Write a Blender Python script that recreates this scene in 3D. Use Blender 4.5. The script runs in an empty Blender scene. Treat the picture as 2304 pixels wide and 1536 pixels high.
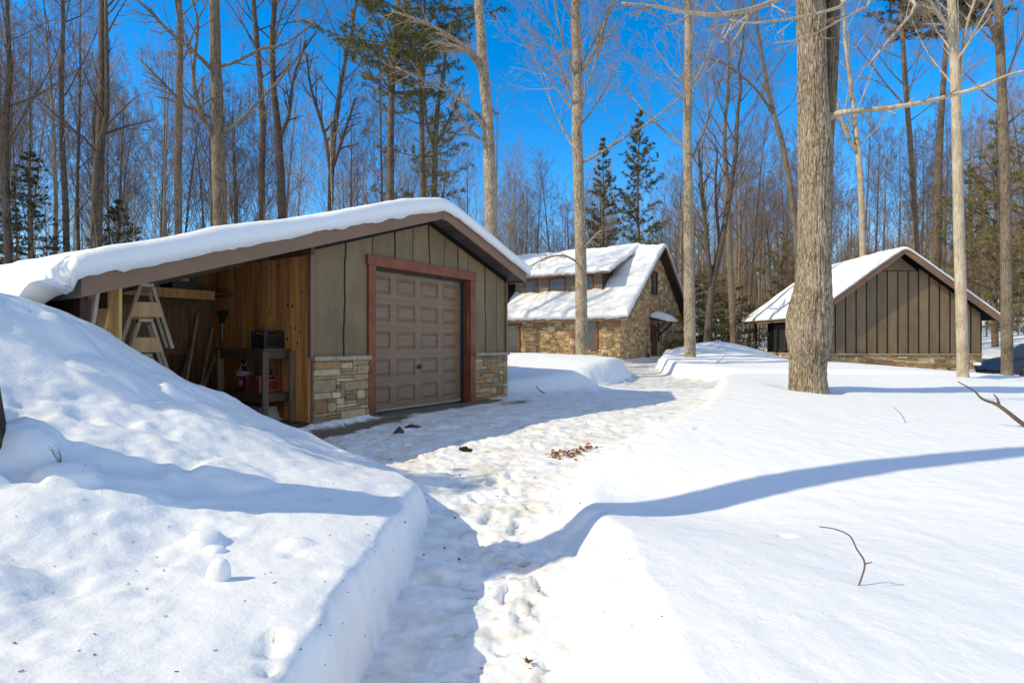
import bpy, math, random
import numpy as np
from mathutils import Vector, Matrix
R = math.radians
sc = bpy.context.scene
# ------------------------------------------------------------------ camera
CZ = 1.2; F = 1280.0; HY = 771.0
cd = bpy.data.cameras.new("camera"); cam = bpy.data.objects.new("camera", cd)
sc.collection.objects.link(cam); sc.camera = cam
cam.location = (0, 0, CZ); cam.rotation_euler = (R(90), 0, 0)
cd.lens = 20.0; cd.sensor_width = 36; cd.shift_y = 3/2304; cd.clip_start = .05; cd.clip_end = 3000
# ------------------------------------------------------------------ light
SUN_EL = R(38.5); SA = math.atan2(-.30, -.954)          # direction towards the sun in plan
w = bpy.data.worlds.new("World"); sc.world = w; w.use_nodes = True
nt = w.node_tree; bg = nt.nodes['Background']
sky = nt.nodes.new('ShaderNodeTexSky'); sky.sky_type = 'NISHITA'; sky.sun_disc = False
sky.sun_elevation = SUN_EL; sky.sun_rotation = math.atan2(math.cos(SA), math.sin(SA)) % (2*math.pi)
sky.air_density = 1.0; sky.dust_density = 0.15; sky.ozone_density = 3.5; sky.altitude = 300
hs = nt.nodes.new('ShaderNodeHueSaturation'); hs.inputs['Saturation'].default_value = 1.42
nt.links.new(sky.outputs[0], hs.inputs['Color'])
# pale sky tint added overhead and behind viewer to fill shade; deep blue ahead
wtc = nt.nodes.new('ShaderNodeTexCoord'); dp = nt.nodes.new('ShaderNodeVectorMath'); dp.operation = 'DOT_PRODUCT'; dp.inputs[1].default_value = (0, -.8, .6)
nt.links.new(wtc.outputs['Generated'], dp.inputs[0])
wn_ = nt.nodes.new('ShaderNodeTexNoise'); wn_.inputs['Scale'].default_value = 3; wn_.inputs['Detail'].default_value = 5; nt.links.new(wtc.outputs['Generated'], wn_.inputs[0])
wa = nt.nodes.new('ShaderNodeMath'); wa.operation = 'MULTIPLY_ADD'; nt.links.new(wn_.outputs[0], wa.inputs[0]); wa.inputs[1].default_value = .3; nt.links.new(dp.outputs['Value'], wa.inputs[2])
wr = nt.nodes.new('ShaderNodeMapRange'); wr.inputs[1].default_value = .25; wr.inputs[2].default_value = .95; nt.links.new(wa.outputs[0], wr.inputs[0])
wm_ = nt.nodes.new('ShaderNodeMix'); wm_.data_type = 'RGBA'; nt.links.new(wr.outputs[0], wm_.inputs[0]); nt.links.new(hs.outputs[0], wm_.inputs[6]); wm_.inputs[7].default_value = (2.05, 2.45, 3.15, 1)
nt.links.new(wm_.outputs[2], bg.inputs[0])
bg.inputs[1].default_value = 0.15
sl = bpy.data.lights.new("sun", 'SUN'); sl.energy = 2.7; sl.angle = R(.5); sl.color = (1, .87, .58)
so = bpy.data.objects.new("sun", sl); sc.collection.objects.link(so)
LD = Vector((math.cos(SA)*math.cos(SUN_EL), math.sin(SA)*math.cos(SUN_EL), math.sin(SUN_EL)))
so.rotation_euler = LD.to_track_quat('Z', 'Y').to_euler(); so.location = (-20, -6, 30)
sc.view_settings.view_transform = 'Standard'; sc.view_settings.look = 'None'
sc.view_settings.gamma = 1; sc.view_settings.exposure = 0.72
sc.render.engine = 'CYCLES'
sc.cycles.max_bounces = 7; sc.cycles.diffuse_bounces = 4; sc.cycles.transparent_max_bounces = 6

def P(px, py, Y):
    return Vector(((px-1152)/F*Y, Y, CZ+(HY-py)/F*Y))
# ------------------------------------------------------------------ helpers
col = sc.collection
def tag(o, label=None, cat=None, group=None, kind=None):
    if label: o['label'] = label
    if cat: o['category'] = cat
    if group: o['group'] = group
    if kind: o['kind'] = kind
    return o
def empty(name, loc=(0, 0, 0), rz=0, label=None, cat=None, group=None):
    o = bpy.data.objects.new(name, None); col.objects.link(o)
    o.location = loc; o.rotation_euler = (0, 0, rz); o.empty_display_size = .2
    return tag(o, label, cat, group)
def copy_tree(o, parent=None):
    c = o.copy(); col.objects.link(c); c.parent = parent
    for ch in list(o.children): copy_tree(ch, c)
    return c
def mesh_np(name, verts, faces_flat, nper, mat, parent=None, smooth=True, colors=None, attrs=None):
    verts = np.asarray(verts, dtype=np.float32).reshape(-1, 3)
    ff = np.asarray(faces_flat, dtype=np.int32).ravel(); nf = len(ff)//nper
    me = bpy.data.meshes.new(name)
    me.vertices.add(len(verts)); me.vertices.foreach_set('co', verts.ravel())
    me.loops.add(len(ff)); me.loops.foreach_set('vertex_index', ff)
    me.polygons.add(nf); me.polygons.foreach_set('loop_start', np.arange(nf, dtype=np.int32)*nper)
    me.polygons.foreach_set('loop_total', np.full(nf, nper, dtype=np.int32))
    me.polygons.foreach_set('use_smooth', np.full(nf, smooth, dtype=bool))
    me.update(calc_edges=True)
    if attrs:
        for k, a in attrs.items():
            at = me.attributes.new(k, 'FLOAT', 'POINT'); at.data.foreach_set('value', np.asarray(a, dtype=np.float32).ravel())
    if mat: me.materials.append(mat)
    o = bpy.data.objects.new(name, me); col.objects.link(o); o.parent = parent
    return o
class MB:
    def __init__(s): s.v = []; s.f = []; s.c = []
    def add(s, vs, fs, c=(1, 1, 1)):
        n = len(s.v); s.v += [tuple(v) for v in vs]
        s.f += [tuple(i+n for i in f) for f in fs]; s.c += [c]*len(fs); return s
    def hexa(s, p, c=(1, 1, 1)):      # p: 4 bottom (ccw) + 4 top
        return s.add(p, [(3, 2, 1, 0), (4, 5, 6, 7), (0, 1, 5, 4), (1, 2, 6, 5), (2, 3, 7, 6), (3, 0, 4, 7)], c)
    def box(s, x0, x1, y0, y1, z0, z1, c=(1, 1, 1), b=0):
        if b <= 0:
            return s.hexa([(x0, y0, z0), (x1, y0, z0), (x1, y1, z0), (x0, y1, z0), (x0, y0, z1), (x1, y0, z1), (x1, y1, z1), (x0, y1, z1)], c)
        L = [(z0, b), (z0+b, 0), (z1-b, 0), (z1, b)]; vs = []
        for z, i in L:
            vs += [(x0+i+b*.0, y0+i, z), (x1-i, y0+i, z), (x1-i, y1-i, z), (x0+i, y1-i, z)]
        fs = [(3, 2, 1, 0), (12, 13, 14, 15)]
        for k in range(3):
            for j in range(4):
                a = k*4+j; d = k*4+(j+1) % 4
                fs.append((a, d, d+4, a+4))
        return s.add(vs, fs, c)
    def prism(s, poly, y0, y1, c=(1, 1, 1), axis='y'):   # polygon (x,z) extruded along y (or (y,z) along x)
        n = len(poly)
        if axis == 'y': vs = [(a, y0, b) for a, b in poly]+[(a, y1, b) for a, b in poly]
        elif axis == 'x': vs = [(y0, a, b) for a, b in poly]+[(y1, a, b) for a, b in poly]
        else: vs = [(a, b, y0) for a, b in poly]+[(a, b, y1) for a, b in poly]
        fs = [tuple(range(n)), tuple(range(2*n-1, n-1, -1))]+[(i, i+n, (i+1) % n+n, (i+1) % n) for i in range(n)]
        return s.add(vs, fs, c)
    def beam(s, a, b, wd, ht, c=(1, 1, 1), up=(0, 0, 1)):
        a = Vector(a); b = Vector(b); d = (b-a).normalized(); u = Vector(up)
        if abs(d.dot(u)) > .98: u = Vector((1, 0, 0))
        sx = d.cross(u).normalized()*wd/2; sy = sx.cross(d).normalized()*ht/2
        p = [a-sx-sy, a+sx-sy, a+sx+sy, a-sx+sy, b-sx-sy, b+sx-sy, b+sx+sy, b-sx+sy]
        return s.hexa(p, c)
    def tube(s, pts, rad, k=8, c=(1, 1, 1), caps=True):
        n = len(pts); base = len(s.v); ref = None
        for i, p in enumerate(pts):
            p = Vector(p)
            d = Vector(pts[min(i+1, n-1)])-Vector(pts[max(i-1, 0)])
            d = d.normalized() if d.length > 1e-9 else Vector((0, 0, 1))
            if ref is None: ref = Vector((1, 0, 0)) if abs(d.x) < .8 else Vector((0, 1, 0))
            a = d.cross(ref)
            if a.length < 1e-6: a = d.cross(Vector((0, 1, .3)))
            a.normalize(); b = d.cross(a); ref = -b if False else ref
            r = rad[i] if hasattr(rad, '__len__') else rad
            for j in range(k):
                t = 2*math.pi*j/k; q = p+a*(r*math.cos(t))+b*(r*math.sin(t))
                s.v.append((q.x, q.y, q.z))
        for i in range(n-1):
            o = base+i*k
            for j in range(k):
                j2 = (j+1) % k
                s.f.append((o+j, o+j2, o+k+j2, o+k+j))
        m = k*(n-1)
        if caps:
            s.f.append(tuple(base+j for j in range(k-1, -1, -1))); s.f.append(tuple(base+(n-1)*k+j for j in range(k))); m += 2
        s.c += [c]*m; return s
    def lathe(s, prof, k=20, c=(1, 1, 1), o=(0, 0, 0)):
        base = len(s.v); n = len(prof)
        for r, z in prof:
            for j in range(k):
                t = 2*math.pi*j/k; s.v.append((o[0]+r*math.cos(t), o[1]+r*math.sin(t), o[2]+z))
        for i in range(n-1):
            for j in range(k):
                j2 = (j+1) % k; a = base+i*k
                s.f.append((a+j, a+j2, a+k+j2, a+k+j))
        s.f.append(tuple(base+j for j in range(k-1, -1, -1))); s.f.append(tuple(base+(n-1)*k+j for j in range(k)))
        s.c += [c]*(k*(n-1)+2); return s
    def build(s, name, mat, parent=None, smooth=False, loc=None, bevel=0):
        me = bpy.data.meshes.new(name); me.from_pydata(s.v, [], s.f)
        if any(c != (1, 1, 1) for c in s.c):
            at = me.color_attributes.new('Col', 'FLOAT_COLOR', 'CORNER'); buf = []
            for f, c in zip(s.f, s.c): buf += [c[0], c[1], c[2], 1.0]*len(f)
            at.data.foreach_set('color', buf)
        if smooth: me.polygons.foreach_set('use_smooth', [True]*len(me.polygons))
        me.update(); me.materials.append(mat)
        o = bpy.data.objects.new(name, me); col.objects.link(o); o.parent = parent
        if loc: o.location = loc
        if bevel:
            bv = o.modifiers.new('bevel', 'BEVEL'); bv.width = bevel; bv.segments = 2; bv.limit_method = 'ANGLE'
        return o
# numpy value noise
def vn(x, y, seed=0):
    xi = np.floor(x).astype(np.int64); yi = np.floor(y).astype(np.int64); fx = x-xi; fy = y-yi
    fx = fx*fx*fx*(fx*(fx*6-15)+10); fy = fy*fy*fy*(fy*(fy*6-15)+10)
    def h(a, b):
        n = (a*374761393+b*668265263+seed*974634777) & 0x7fffffff
        n = ((n ^ (n >> 13))*1274126177) & 0x7fffffff
        return ((n ^ (n >> 16)) & 0xffff)/65535.0
    return (h(xi, yi)*(1-fx)+h(xi+1, yi)*fx)*(1-fy)+(h(xi, yi+1)*(1-fx)+h(xi+1, yi+1)*fx)*fy
def fbm(x, y, seed=0, o=4):
    a = 0; amp = .5
    for i in range(o):
        a = a+amp*(vn(x, y, seed+i*17)-.5); x = x*2.03+11.3; y = y*2.03+5.7; amp *= .5
    return a
# ------------------------------------------------------------------ materials
def M(name, c, rough=.85, var=.2, scale=4., stretch=(1, 1, 1), bump=.3, bscale=30., bdist=.01, attr=False,
      metal=0., spec=.3, c2=None, band=(.35, .65), detail=6., bstretch=None):
    m = bpy.data.materials.new(name); m.use_nodes = True; n = m.node_tree.nodes; L = m.node_tree.links
    b = n['Principled BSDF']; b.inputs['Roughness'].default_value = rough; b.inputs['Metallic'].default_value = metal
    b.inputs['Specular IOR Level'].default_value = spec
    tc = n.new('ShaderNodeTexCoord'); mp = n.new('ShaderNodeMapping'); L.new(tc.outputs['Object'], mp.inputs[0])
    mp.inputs['Scale'].default_value = stretch
    nz = n.new('ShaderNodeTexNoise'); nz.inputs['Scale'].default_value = scale; nz.inputs['Detail'].default_value = detail
    L.new(mp.outputs[0], nz.inputs['Vector'])
    rp = n.new('ShaderNodeMapRange'); rp.inputs[1].default_value = band[0]; rp.inputs[2].default_value = band[1]; L.new(nz.outputs[0], rp.inputs[0])
    mx = n.new('ShaderNodeMix'); mx.data_type = 'RGBA'; L.new(rp.outputs[0], mx.inputs[0])
    if c2 is None:
        ca = tuple(min(1, x*(1-var)) for x in c); cb = tuple(min(1, x*(1+var)) for x in c)
    else: ca, cb = c, c2
    mx.inputs[6].default_value = (*ca, 1); mx.inputs[7].default_value = (*cb, 1)
    out = mx.outputs[2]
    if attr:
        at = n.new('ShaderNodeAttribute'); at.attribute_name = 'Col'
        mm = n.new('ShaderNodeMix'); mm.data_type = 'RGBA'; mm.blend_type = 'MULTIPLY'; mm.inputs[0].default_value = 1
        L.new(out, mm.inputs[6]); L.new(at.outputs['Color'], mm.inputs[7]); out = mm.outputs[2]
    L.new(out, b.inputs['Base Color'])
    if bump:
        mp2 = n.new('ShaderNodeMapping'); L.new(tc.outputs['Object'], mp2.inputs[0]); mp2.inputs['Scale'].default_value = bstretch or stretch
        n2 = n.new('ShaderNodeTexNoise'); n2.inputs['Scale'].default_value = bscale; n2.inputs['Detail'].default_value = 5
        L.new(mp2.outputs[0], n2.inputs['Vector'])
        bp = n.new('ShaderNodeBump'); bp.inputs['Strength'].default_value = bump; bp.inputs['Distance'].default_value = bdist
        L.new(n2.outputs[0], bp.inputs['Height']); L.new(bp.outputs[0], b.inputs['Normal'])
    return m
def snow_mat(name, dirt=False):
    m = bpy.data.materials.new(name); m.use_nodes = True; n = m.node_tree.nodes; L = m.node_tree.links
    b = n['Principled BSDF']; b.inputs['Roughness'].default_value = .55; b.inputs['Specular IOR Level'].default_value = .25
    tc = n.new('ShaderNodeTexCoord')
    b.inputs['Base Color'].default_value = (.85, .855, .87, 1)
    n2 = n.new('ShaderNodeTexNoise'); n2.inputs['Scale'].default_value = 34; n2.inputs['Detail'].default_value = 9; n2.inputs['Roughness'].default_value = .75
    n3 = n.new('ShaderNodeTexNoise'); n3.inputs['Scale'].default_value = 5; n3.inputs['Detail'].default_value = 5
    L.new(tc.outputs['Object'], n2.inputs[0]); L.new(tc.outputs['Object'], n3.inputs[0])
    b1 = n.new('ShaderNodeBump'); b1.inputs['Strength'].default_value = .45; b1.inputs['Distance'].default_value = .014
    b2 = n.new('ShaderNodeBump'); b2.inputs['Strength'].default_value = .4; b2.inputs['Distance'].default_value = .05
    L.new(n3.outputs[0], b2.inputs['Height']); L.new(n2.outputs[0], b1.inputs['Height']); L.new(b2.outputs[0], b1.inputs['Normal'])
    L.new(b1.outputs[0], b.inputs['Normal'])
    if dirt:
        at = n.new('ShaderNodeAttribute'); at.attribute_name = 'dirt'
        pk = n.new('ShaderNodeAttribute'); pk.attribute_name = 'packed'
        nd = n.new('ShaderNodeTexNoise'); nd.inputs['Scale'].default_value = 9; nd.inputs['Detail'].default_value = 8; nd.inputs['Roughness'].default_value = .7
        mp = n.new('ShaderNodeMapping'); mp.inputs['Rotation'].default_value = (0, 0, R(-57)); mp.inputs['Scale'].default_value = (.45, 1, 1)
        L.new(tc.outputs['Object'], mp.inputs[0]); L.new(mp.outputs[0], nd.inputs[0])
        ad = n.new('ShaderNodeMath'); ad.operation = 'ADD'; L.new(at.outputs['Fac'], ad.inputs[0]); L.new(nd.outputs[0], ad.inputs[1])
        mr = n.new('ShaderNodeMapRange'); mr.inputs[1].default_value = .93; mr.inputs[2].default_value = 1.12; L.new(ad.outputs[0], mr.inputs[0])
        # stained, trodden snow
        ns = n.new('ShaderNodeTexNoise'); ns.inputs['Scale'].default_value = 2.6; ns.inputs['Detail'].default_value = 9; ns.inputs['Roughness'].default_value = .72
        L.new(tc.outputs['Object'], ns.inputs[0])
        ms = n.new('ShaderNodeMapRange'); ms.inputs[1].default_value = .46; ms.inputs[2].default_value = .74; L.new(ns.outputs[0], ms.inputs[0])
        ml = n.new('ShaderNodeMath'); ml.operation = 'MULTIPLY'; L.new(ms.outputs[0], ml.inputs[0]); L.new(pk.outputs['Fac'], ml.inputs[1])
        a = n.new('ShaderNodeMix'); a.data_type = 'RGBA'; L.new(ml.outputs[0], a.inputs[0])
        a.inputs[6].default_value = (.85, .855, .87, 1); a.inputs[7].default_value = (.56, .49, .40, 1)
        br = n.new('ShaderNodeMix'); br.data_type = 'RGBA'; L.new(nd.outputs[0], br.inputs[0])
        br.inputs[6].default_value = (.05, .035, .022, 1); br.inputs[7].default_value = (.30, .24, .18, 1)
        c = n.new('ShaderNodeMix'); c.data_type = 'RGBA'; L.new(mr.outputs[0], c.inputs[0])
        L.new(a.outputs[2], c.inputs[6]); L.new(br.outputs[2], c.inputs[7]); L.new(c.outputs[2], b.inputs['Base Color'])
    return m
SNOW = snow_mat('snow'); GSNOW = snow_mat('ground_snow', True)
def bark(name, ca, cb, vs=1., bump=.8, crack=.5):
    m = bpy.data.materials.new(name); m.use_nodes = True; n = m.node_tree.nodes; L = m.node_tree.links
    b = n['Principled BSDF']; b.inputs['Roughness'].default_value = .9; b.inputs['Specular IOR Level'].default_value = .2
    tc = n.new('ShaderNodeTexCoord'); mp = n.new('ShaderNodeMapping'); L.new(tc.outputs['Object'], mp.inputs[0]); mp.inputs['Scale'].default_value = (1, 1, .15)
    wn = n.new('ShaderNodeTexNoise'); wn.inputs['Scale'].default_value = 6*vs; wn.inputs['Detail'].default_value = 3; L.new(mp.outputs[0], wn.inputs[0])
    wm = n.new('ShaderNodeMix'); wm.data_type = 'RGBA'; wm.blend_type = 'ADD'; wm.inputs[0].default_value = .16/vs; L.new(mp.outputs[0], wm.inputs[6]); L.new(wn.outputs['Color'], wm.inputs[7])
    vo = n.new('ShaderNodeTexVoronoi'); vo.feature = 'DISTANCE_TO_EDGE'; vo.inputs['Scale'].default_value = 21*vs; L.new(wm.outputs[2], vo.inputs['Vector'])
    cr = n.new('ShaderNodeMapRange'); cr.inputs[1].default_value = .0; cr.inputs[2].default_value = .16; L.new(vo.outputs['Distance'], cr.inputs[0])
    mpv = n.new('ShaderNodeMapping'); L.new(tc.outputs['Object'], mpv.inputs[0]); mpv.inputs['Scale'].default_value = (1, 1, .13)
    nz = n.new('ShaderNodeTexNoise'); nz.inputs['Scale'].default_value = 19*vs; nz.inputs['Detail'].default_value = 9; nz.inputs['Roughness'].default_value = .78; nz.inputs['Distortion'].default_value = .6; L.new(mpv.outputs[0], nz.inputs[0])
    lo = n.new('ShaderNodeTexNoise'); lo.inputs['Scale'].default_value = 1.6; lo.inputs['Detail'].default_value = 4; L.new(tc.outputs['Object'], lo.inputs[0])
    a = n.new('ShaderNodeMath'); a.operation = 'MULTIPLY_ADD'; L.new(cr.outputs[0], a.inputs[0]); a.inputs[1].default_value = crack*.85; ng = n.new('ShaderNodeMath'); ng.operation = 'MULTIPLY_ADD'; L.new(nz.outputs[0], ng.inputs[0]); ng.inputs[1].default_value = 1.9; ng.inputs[2].default_value = -.45; L.new(ng.outputs[0], a.inputs[2])
    a2 = n.new('ShaderNodeMath'); a2.operation = 'MULTIPLY_ADD'; L.new(lo.outputs[0], a2.inputs[0]); a2.inputs[1].default_value = .9; L.new(a.outputs[0], a2.inputs[2])
    r = n.new('ShaderNodeMapRange'); r.inputs[1].default_value = .76+.25*crack; r.inputs[2].default_value = 1.16+crack*.5; L.new(a2.outputs[0], r.inputs[0])
    mx = n.new('ShaderNodeMix'); mx.data_type = 'RGBA'; L.new(r.outputs[0], mx.inputs[0]); mx.inputs[6].default_value = (*ca, 1); mx.inputs[7].default_value = (*cb, 1); L.new(mx.outputs[2], b.inputs['Base Color'])
    bp = n.new('ShaderNodeBump'); bp.inputs['Strength'].default_value = bump; bp.inputs['Distance'].default_value = .035; L.new(a.outputs[0], bp.inputs['Height']); L.new(bp.outputs[0], b.inputs['Normal'])
    return m
BK_MAPLE = bark('maple_bark', (.16, .12, .08), (.58, .48, .36), 1.45, 1., .5)
BK_PALE = bark('pale_bark', (.29, .235, .17), (.54, .455, .35), 1., .4, .2)
BK_GREY = bark('grey_bark', (.09, .07, .05), (.24, .19, .14), 1., .7)
BK_DARK = bark('dark_bark', (.05, .04, .032), (.15, .12, .095), 1., .8)
BK_PINE = bark('pine_bark', (.06, .045, .035), (.20, .15, .11), 1., .8)
TWIG = M('twigs', (.19, .13, .09), .8, .3, 3, bump=0)
TWIGL = M('pale_twigs', (.31, .225, .155), .8, .3, 3, bump=0)
NEEDLE = M('pine_needles', (.045, .055, .013), .6, c2=(.20, .18, .04), scale=1.2, bump=0, band=(.35, .65))
NEEDLE_D = M('hemlock_needles', (.014, .026, .013), .6, c2=(.05, .065, .025), scale=1.6, bump=0)
NEEDLE_Y = M('olive_needles', (.09, .08, .025), .6, c2=(.26, .20, .07), scale=1.2, bump=0)
SIDING = M('olive_siding', (.205, .142, .072), .6, .14, 2.2, (1.5, 1.5, .5), .25, 35, .004, attr=True, bstretch=(1, 1, .15))
FASCIA = M('brown_fascia', (.23, .13, .08), .45, .06, 2, (1, 1, 1), .1, 30, .002)
SOFFIT = M('dark_soffit', (.085, .065, .058), .5, .1, 3, bump=.1, attr=True)
TRIM = M('red_brown_trim', (.225, .066, .026), .5, .22, 4, (1, 1, 1), .2, 40, .003)
DOORM = M('taupe_steel_door', (.245, .152, .092), .42, .10, 5, (.6, 1, 3), .15, 30, .002, bstretch=(.25, 1, 5))
STONE = M('fieldstone', (.88, .88, .88), .9, .14, 9, (1, 1, 1), .8, 28, .02, attr=True)
MORTAR = M('mortar', (.27, .22, .155), .95, .2, 12, bump=.4)
CAP = M('stone_cap', (.38, .31, .22), .85, .15, 6, bump=.5, bscale=25)
WOOD = M('stained_boards', (1, 1, 1), .7, c2=(.55, .5, .45), scale=2.2, stretch=(7, 7, .45), bump=.3, bscale=9, bdist=.004, attr=True, detail=8)
LUMBER = M('lumber', (1, 1, 1), .75, c2=(.72, .66, .58), scale=3, stretch=(6, 6, .5), bump=.25, bscale=9, bdist=.004, attr=True)
PAINTP = M('plastic', (1, 1, 1), .45, .06, 6, bump=.05, attr=True, spec=.5)
DARK = M('dark_void', (.02, .017, .014), .9, .1, bump=0)
GLASS = M('window_glass', (.03, .035, .04), .12, .1, 2, bump=0, spec=.8)
SHINGLE = M('cedar_shingle', (.235, .19, .15), .85, .2, 8, (1, 1, .6), .4, 25, .01, attr=True)
SIDE2 = M('taupe_siding', (.20, .142, .082), .6, .12, 2, (1.5, 1.5, .4), .2, 25, .003, attr=True)
BROWNW = M('dark_timber', (.05, .033, .026), .7, .2, 3, bump=.2)
METAL = M('metal', (.35, .35, .36), .35, .1, metal=.8, bump=0)
EARTH = M('earth', (.09, .065, .045), .95, .35, 14, bump=.8, bscale=30, bdist=.02)
LEAF = M('dry_leaf', (.15, .05, .014), .7, c2=(.38, .16, .05), scale=12, bump=.1, bscale=40)
# ------------------------------------------------------------------ terrain
GA = math.atan2(.8399, .5427); U = Vector((.5427, .8399, 0)); V = Vector((-.8399, .5427, 0)); G0 = Vector((-2.98, 8.4, 0))
POLY = [(-.70, -30), (-.70, 0), (-.70, 2), (-.71, 3.5), (-.72, 4.95), (-.95, 5.75), (-1.5, 6.2), (-2.2, 6.5), (-3.0, 6.35), (-3.5, 6.1), (-4.4, 5.95), (-6.5, 7.2), (-10.5, 10.5),
        (-9, 14), (-3, 13.6), (-.1, 13.15), (.9, 13.6), (2.2, 14.6), (3.3, 16.4), (4.1, 19), (4.7, 24), (5.5, 29.5), (6.6, 33), (9.5, 37), (10, 35), (8.2, 31), (6.5, 26), (5.7, 21.5), (5.6, 18.3),
        (6.6, 17.3), (12, 17.8), (25, 20), (60, 24), (60, 20), (25, 16.2), (12, 15.2), (7.2, 14.9), (5.0, 14.2), (4.25, 11.9), (2.75, 8.9), (1.65, 7.4), (.98, 6.6), (.56, 5.6), (.40, 4.7), (.45, 4.1), (.53, 3.64), (.42, 2.76), (.30, 0), (.3, -30)]
CTRL = [(-.72, 0, .12), (-.72, 2, .13), (-.72, 3.5, 0.11), (-.75, 4.6, .05), (-1.14, 5.5, -.02), (-1.9, 5.75, .13), (-2.4, 5.75, .29), (-3.0, 5.4, .70), (-3.55, 5.15, 1.08), (-4.1, 4.8, 1.50), (-4.6, 5.0, 1.64), (-5.5, 5.5, 1.7),
        (-3.3, 3.6, .72), (-4, 3, .8), (-1.5, 1.7, .16), (-2.5, 2, .38), (-1.5, 3, .16), (-1.5, 4.4, .20), (-2.2, 4.4, .44), (-2.8, 4.6, .70), (-3.4, 4.5, .93), (-6, 3, 1.0), (-4, 0, .6), (-1.5, 0, .15), (-7, 6.5, 1.4), (-8, 2, .8), (-12, 5, .8), (-15, 12, .5),
        (.8, 0, 0), (.8, 2, .13), (.85, 3.4, .07), (1.25, 4.7, -.17), (1.3, 5.8, -.0), (2.6, 5.1, -.05), (2, 6.8, .12), (3.3, 8.4, .22), (4.9, 11.0, .33), (5.95, 11.4, .27), (6.5, 13.2, .36), (3, 4, -.04), (5.5, 6.1, 0), (8, 8, .04), (9, 10.5, .1), (3, 1, 0), (10, 3, -.1), (8.5, 12, .16), (11.4, 12.7, .07), (14.2, 18, .26), (19, 19.4, -.05), (17, 29, -.25), (21, 28.5, -.3), (24, 29, -.3), (20, 25, -.1), (20.5, 22, -.25), (11, 14, .3), (10, 19.5, .36),
        (.2, 15, .42), (1.5, 16, .66), (0, 18, .84), (3, 18.2, .74), (4.0, 21, .66), (2.6, 21, .74), (-2, 20, .8), (4.8, 28, .3), (0, 27, .5), (3, 33, .3),
        (7.6, 24, .58), (6.8, 20, .44), (12, 22, .45), (14.5, 27, .1), (26, 28, -.1), (30, 32, .3), (40, 45, 1.5), (25, 50, .8), (10, 50, .6), (-10, 40, .4), (-30, 40, .6), (0, 80, 1.2), (45, 80, 5), (-40, 80, 1), (-20, 22, .4), (-40, 0, .5), (40, 0, -.3), (80, 60, 5), (16, 35, .2), (14, 40, .3)]
def tps():
    p = np.array(CTRL); n = len(p); d = np.hypot(p[:, None, 0]-p[None, :, 0], p[:, None, 1]-p[None, :, 1])
    K = np.where(d > 0, d*d*np.log(d+1e-12), 0)+np.eye(n)*.02
    A = np.zeros((n+3, n+3)); A[:n, :n] = K; A[:n, n] = 1; A[:n, n+1:] = p[:, :2]; A[n:, :n] = A[:n, n:].T
    return p, np.linalg.solve(A, np.concatenate([p[:, 2], [0, 0, 0]]))
TP, TW = tps()
def surf(x, y):
    xc = np.clip(x, -45, 80); yc = np.clip(y, -5, 85)
    z = TW[len(TP)]+TW[-2]*xc+TW[-1]*yc
    for (a, b, _), wt in zip(TP, TW):
        d2 = (xc-a)**2+(yc-b)**2+1e-12; z = z+wt*d2*.5*np.log(d2)
    return np.clip(z, -.6, 7)
def sdist(x, y, poly=POLY):
    d = np.full(x.shape, 1e9); ins = np.zeros(x.shape, bool); n = len(poly)
    for i in range(n):
        ax, ay = poly[i]; bx, by = poly[(i+1) % n]; ex, ey = bx-ax, by-ay
        t = np.clip(((x-ax)*ex+(y-ay)*ey)/(ex*ex+ey*ey+1e-12), 0, 1)
        d = np.minimum(d, np.hypot(x-ax-t*ex, y-ay-t*ey))
        c = ((ay > y) != (by > y)) & (x < (bx-ax)*(y-ay)/(by-ay+1e-12)+ax); ins ^= c
    return np.where(ins, -d, d)
def sstep(a, b, x):
    t = np.clip((x-a)/(b-a), 0, 1); return t*t*(3-2*t)
rnf = random.Random(5)
FOOT = []
yy = 2.2
while yy < 6.2:
    for sgn in (-1, 1):
        FOOT.append((-.12+sgn*.16+rnf.uniform(-.12, .14)+(.12 if yy < 4 else -.0), yy+rnf.uniform(-.1, .1), rnf.uniform(-.35, .35), rnf.uniform(.02, .045)))
        yy += rnf.uniform(.17, .28)
FOOT += [(.32, 4.22, 1.2, .035), (.1, 4.35, .9, .04), (.62, 4.45, 1.3, .03), (.2, 5.2, .6, .03), (.0, 5.7, .4, .03), (.15, 3.5, .2, .03)]
FOOT += [(rnf.uniform(-1.5, 3), rnf.uniform(6, 11.5), rnf.uniform(-1.5, 1.5), rnf.uniform(.012, .028)) for _ in range(60)]
LUMPS = [(-1.6, 2.95, .10, .06), (-1.15, 3.05, .09, .03), (-2.9, 3.35, .22, .14), (-2.5, 3.2, .16, .08), (-3.05, 3.0, .2, .08), (-2.2, 3.3, .2, .03), (-2.75, 2.95, .12, .05), (-3.3, 3.2, .15, .09),
         (-2.05, 2.2, .2, .05), (-1.9, 3.9, .25, .04), (-3.3, 4.7, .3, .06), (-2.7, 5.2, .22, .05), (-3.05, 5.2, .15, .06), (-2.3, 5.3, .2, .04), (-3.8, 4.9, .2, .07), (-4.3, 4.4, .3, .08)]
DENT = [(-.62*1.0-.28, 2.13, .035, .04), (-.87, 2.05, .05, .05), (-.83, 1.93, .035, .035), (-1.12, 2.92, .05, .03), (1.75, 3.62, .06, .05)]
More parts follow.
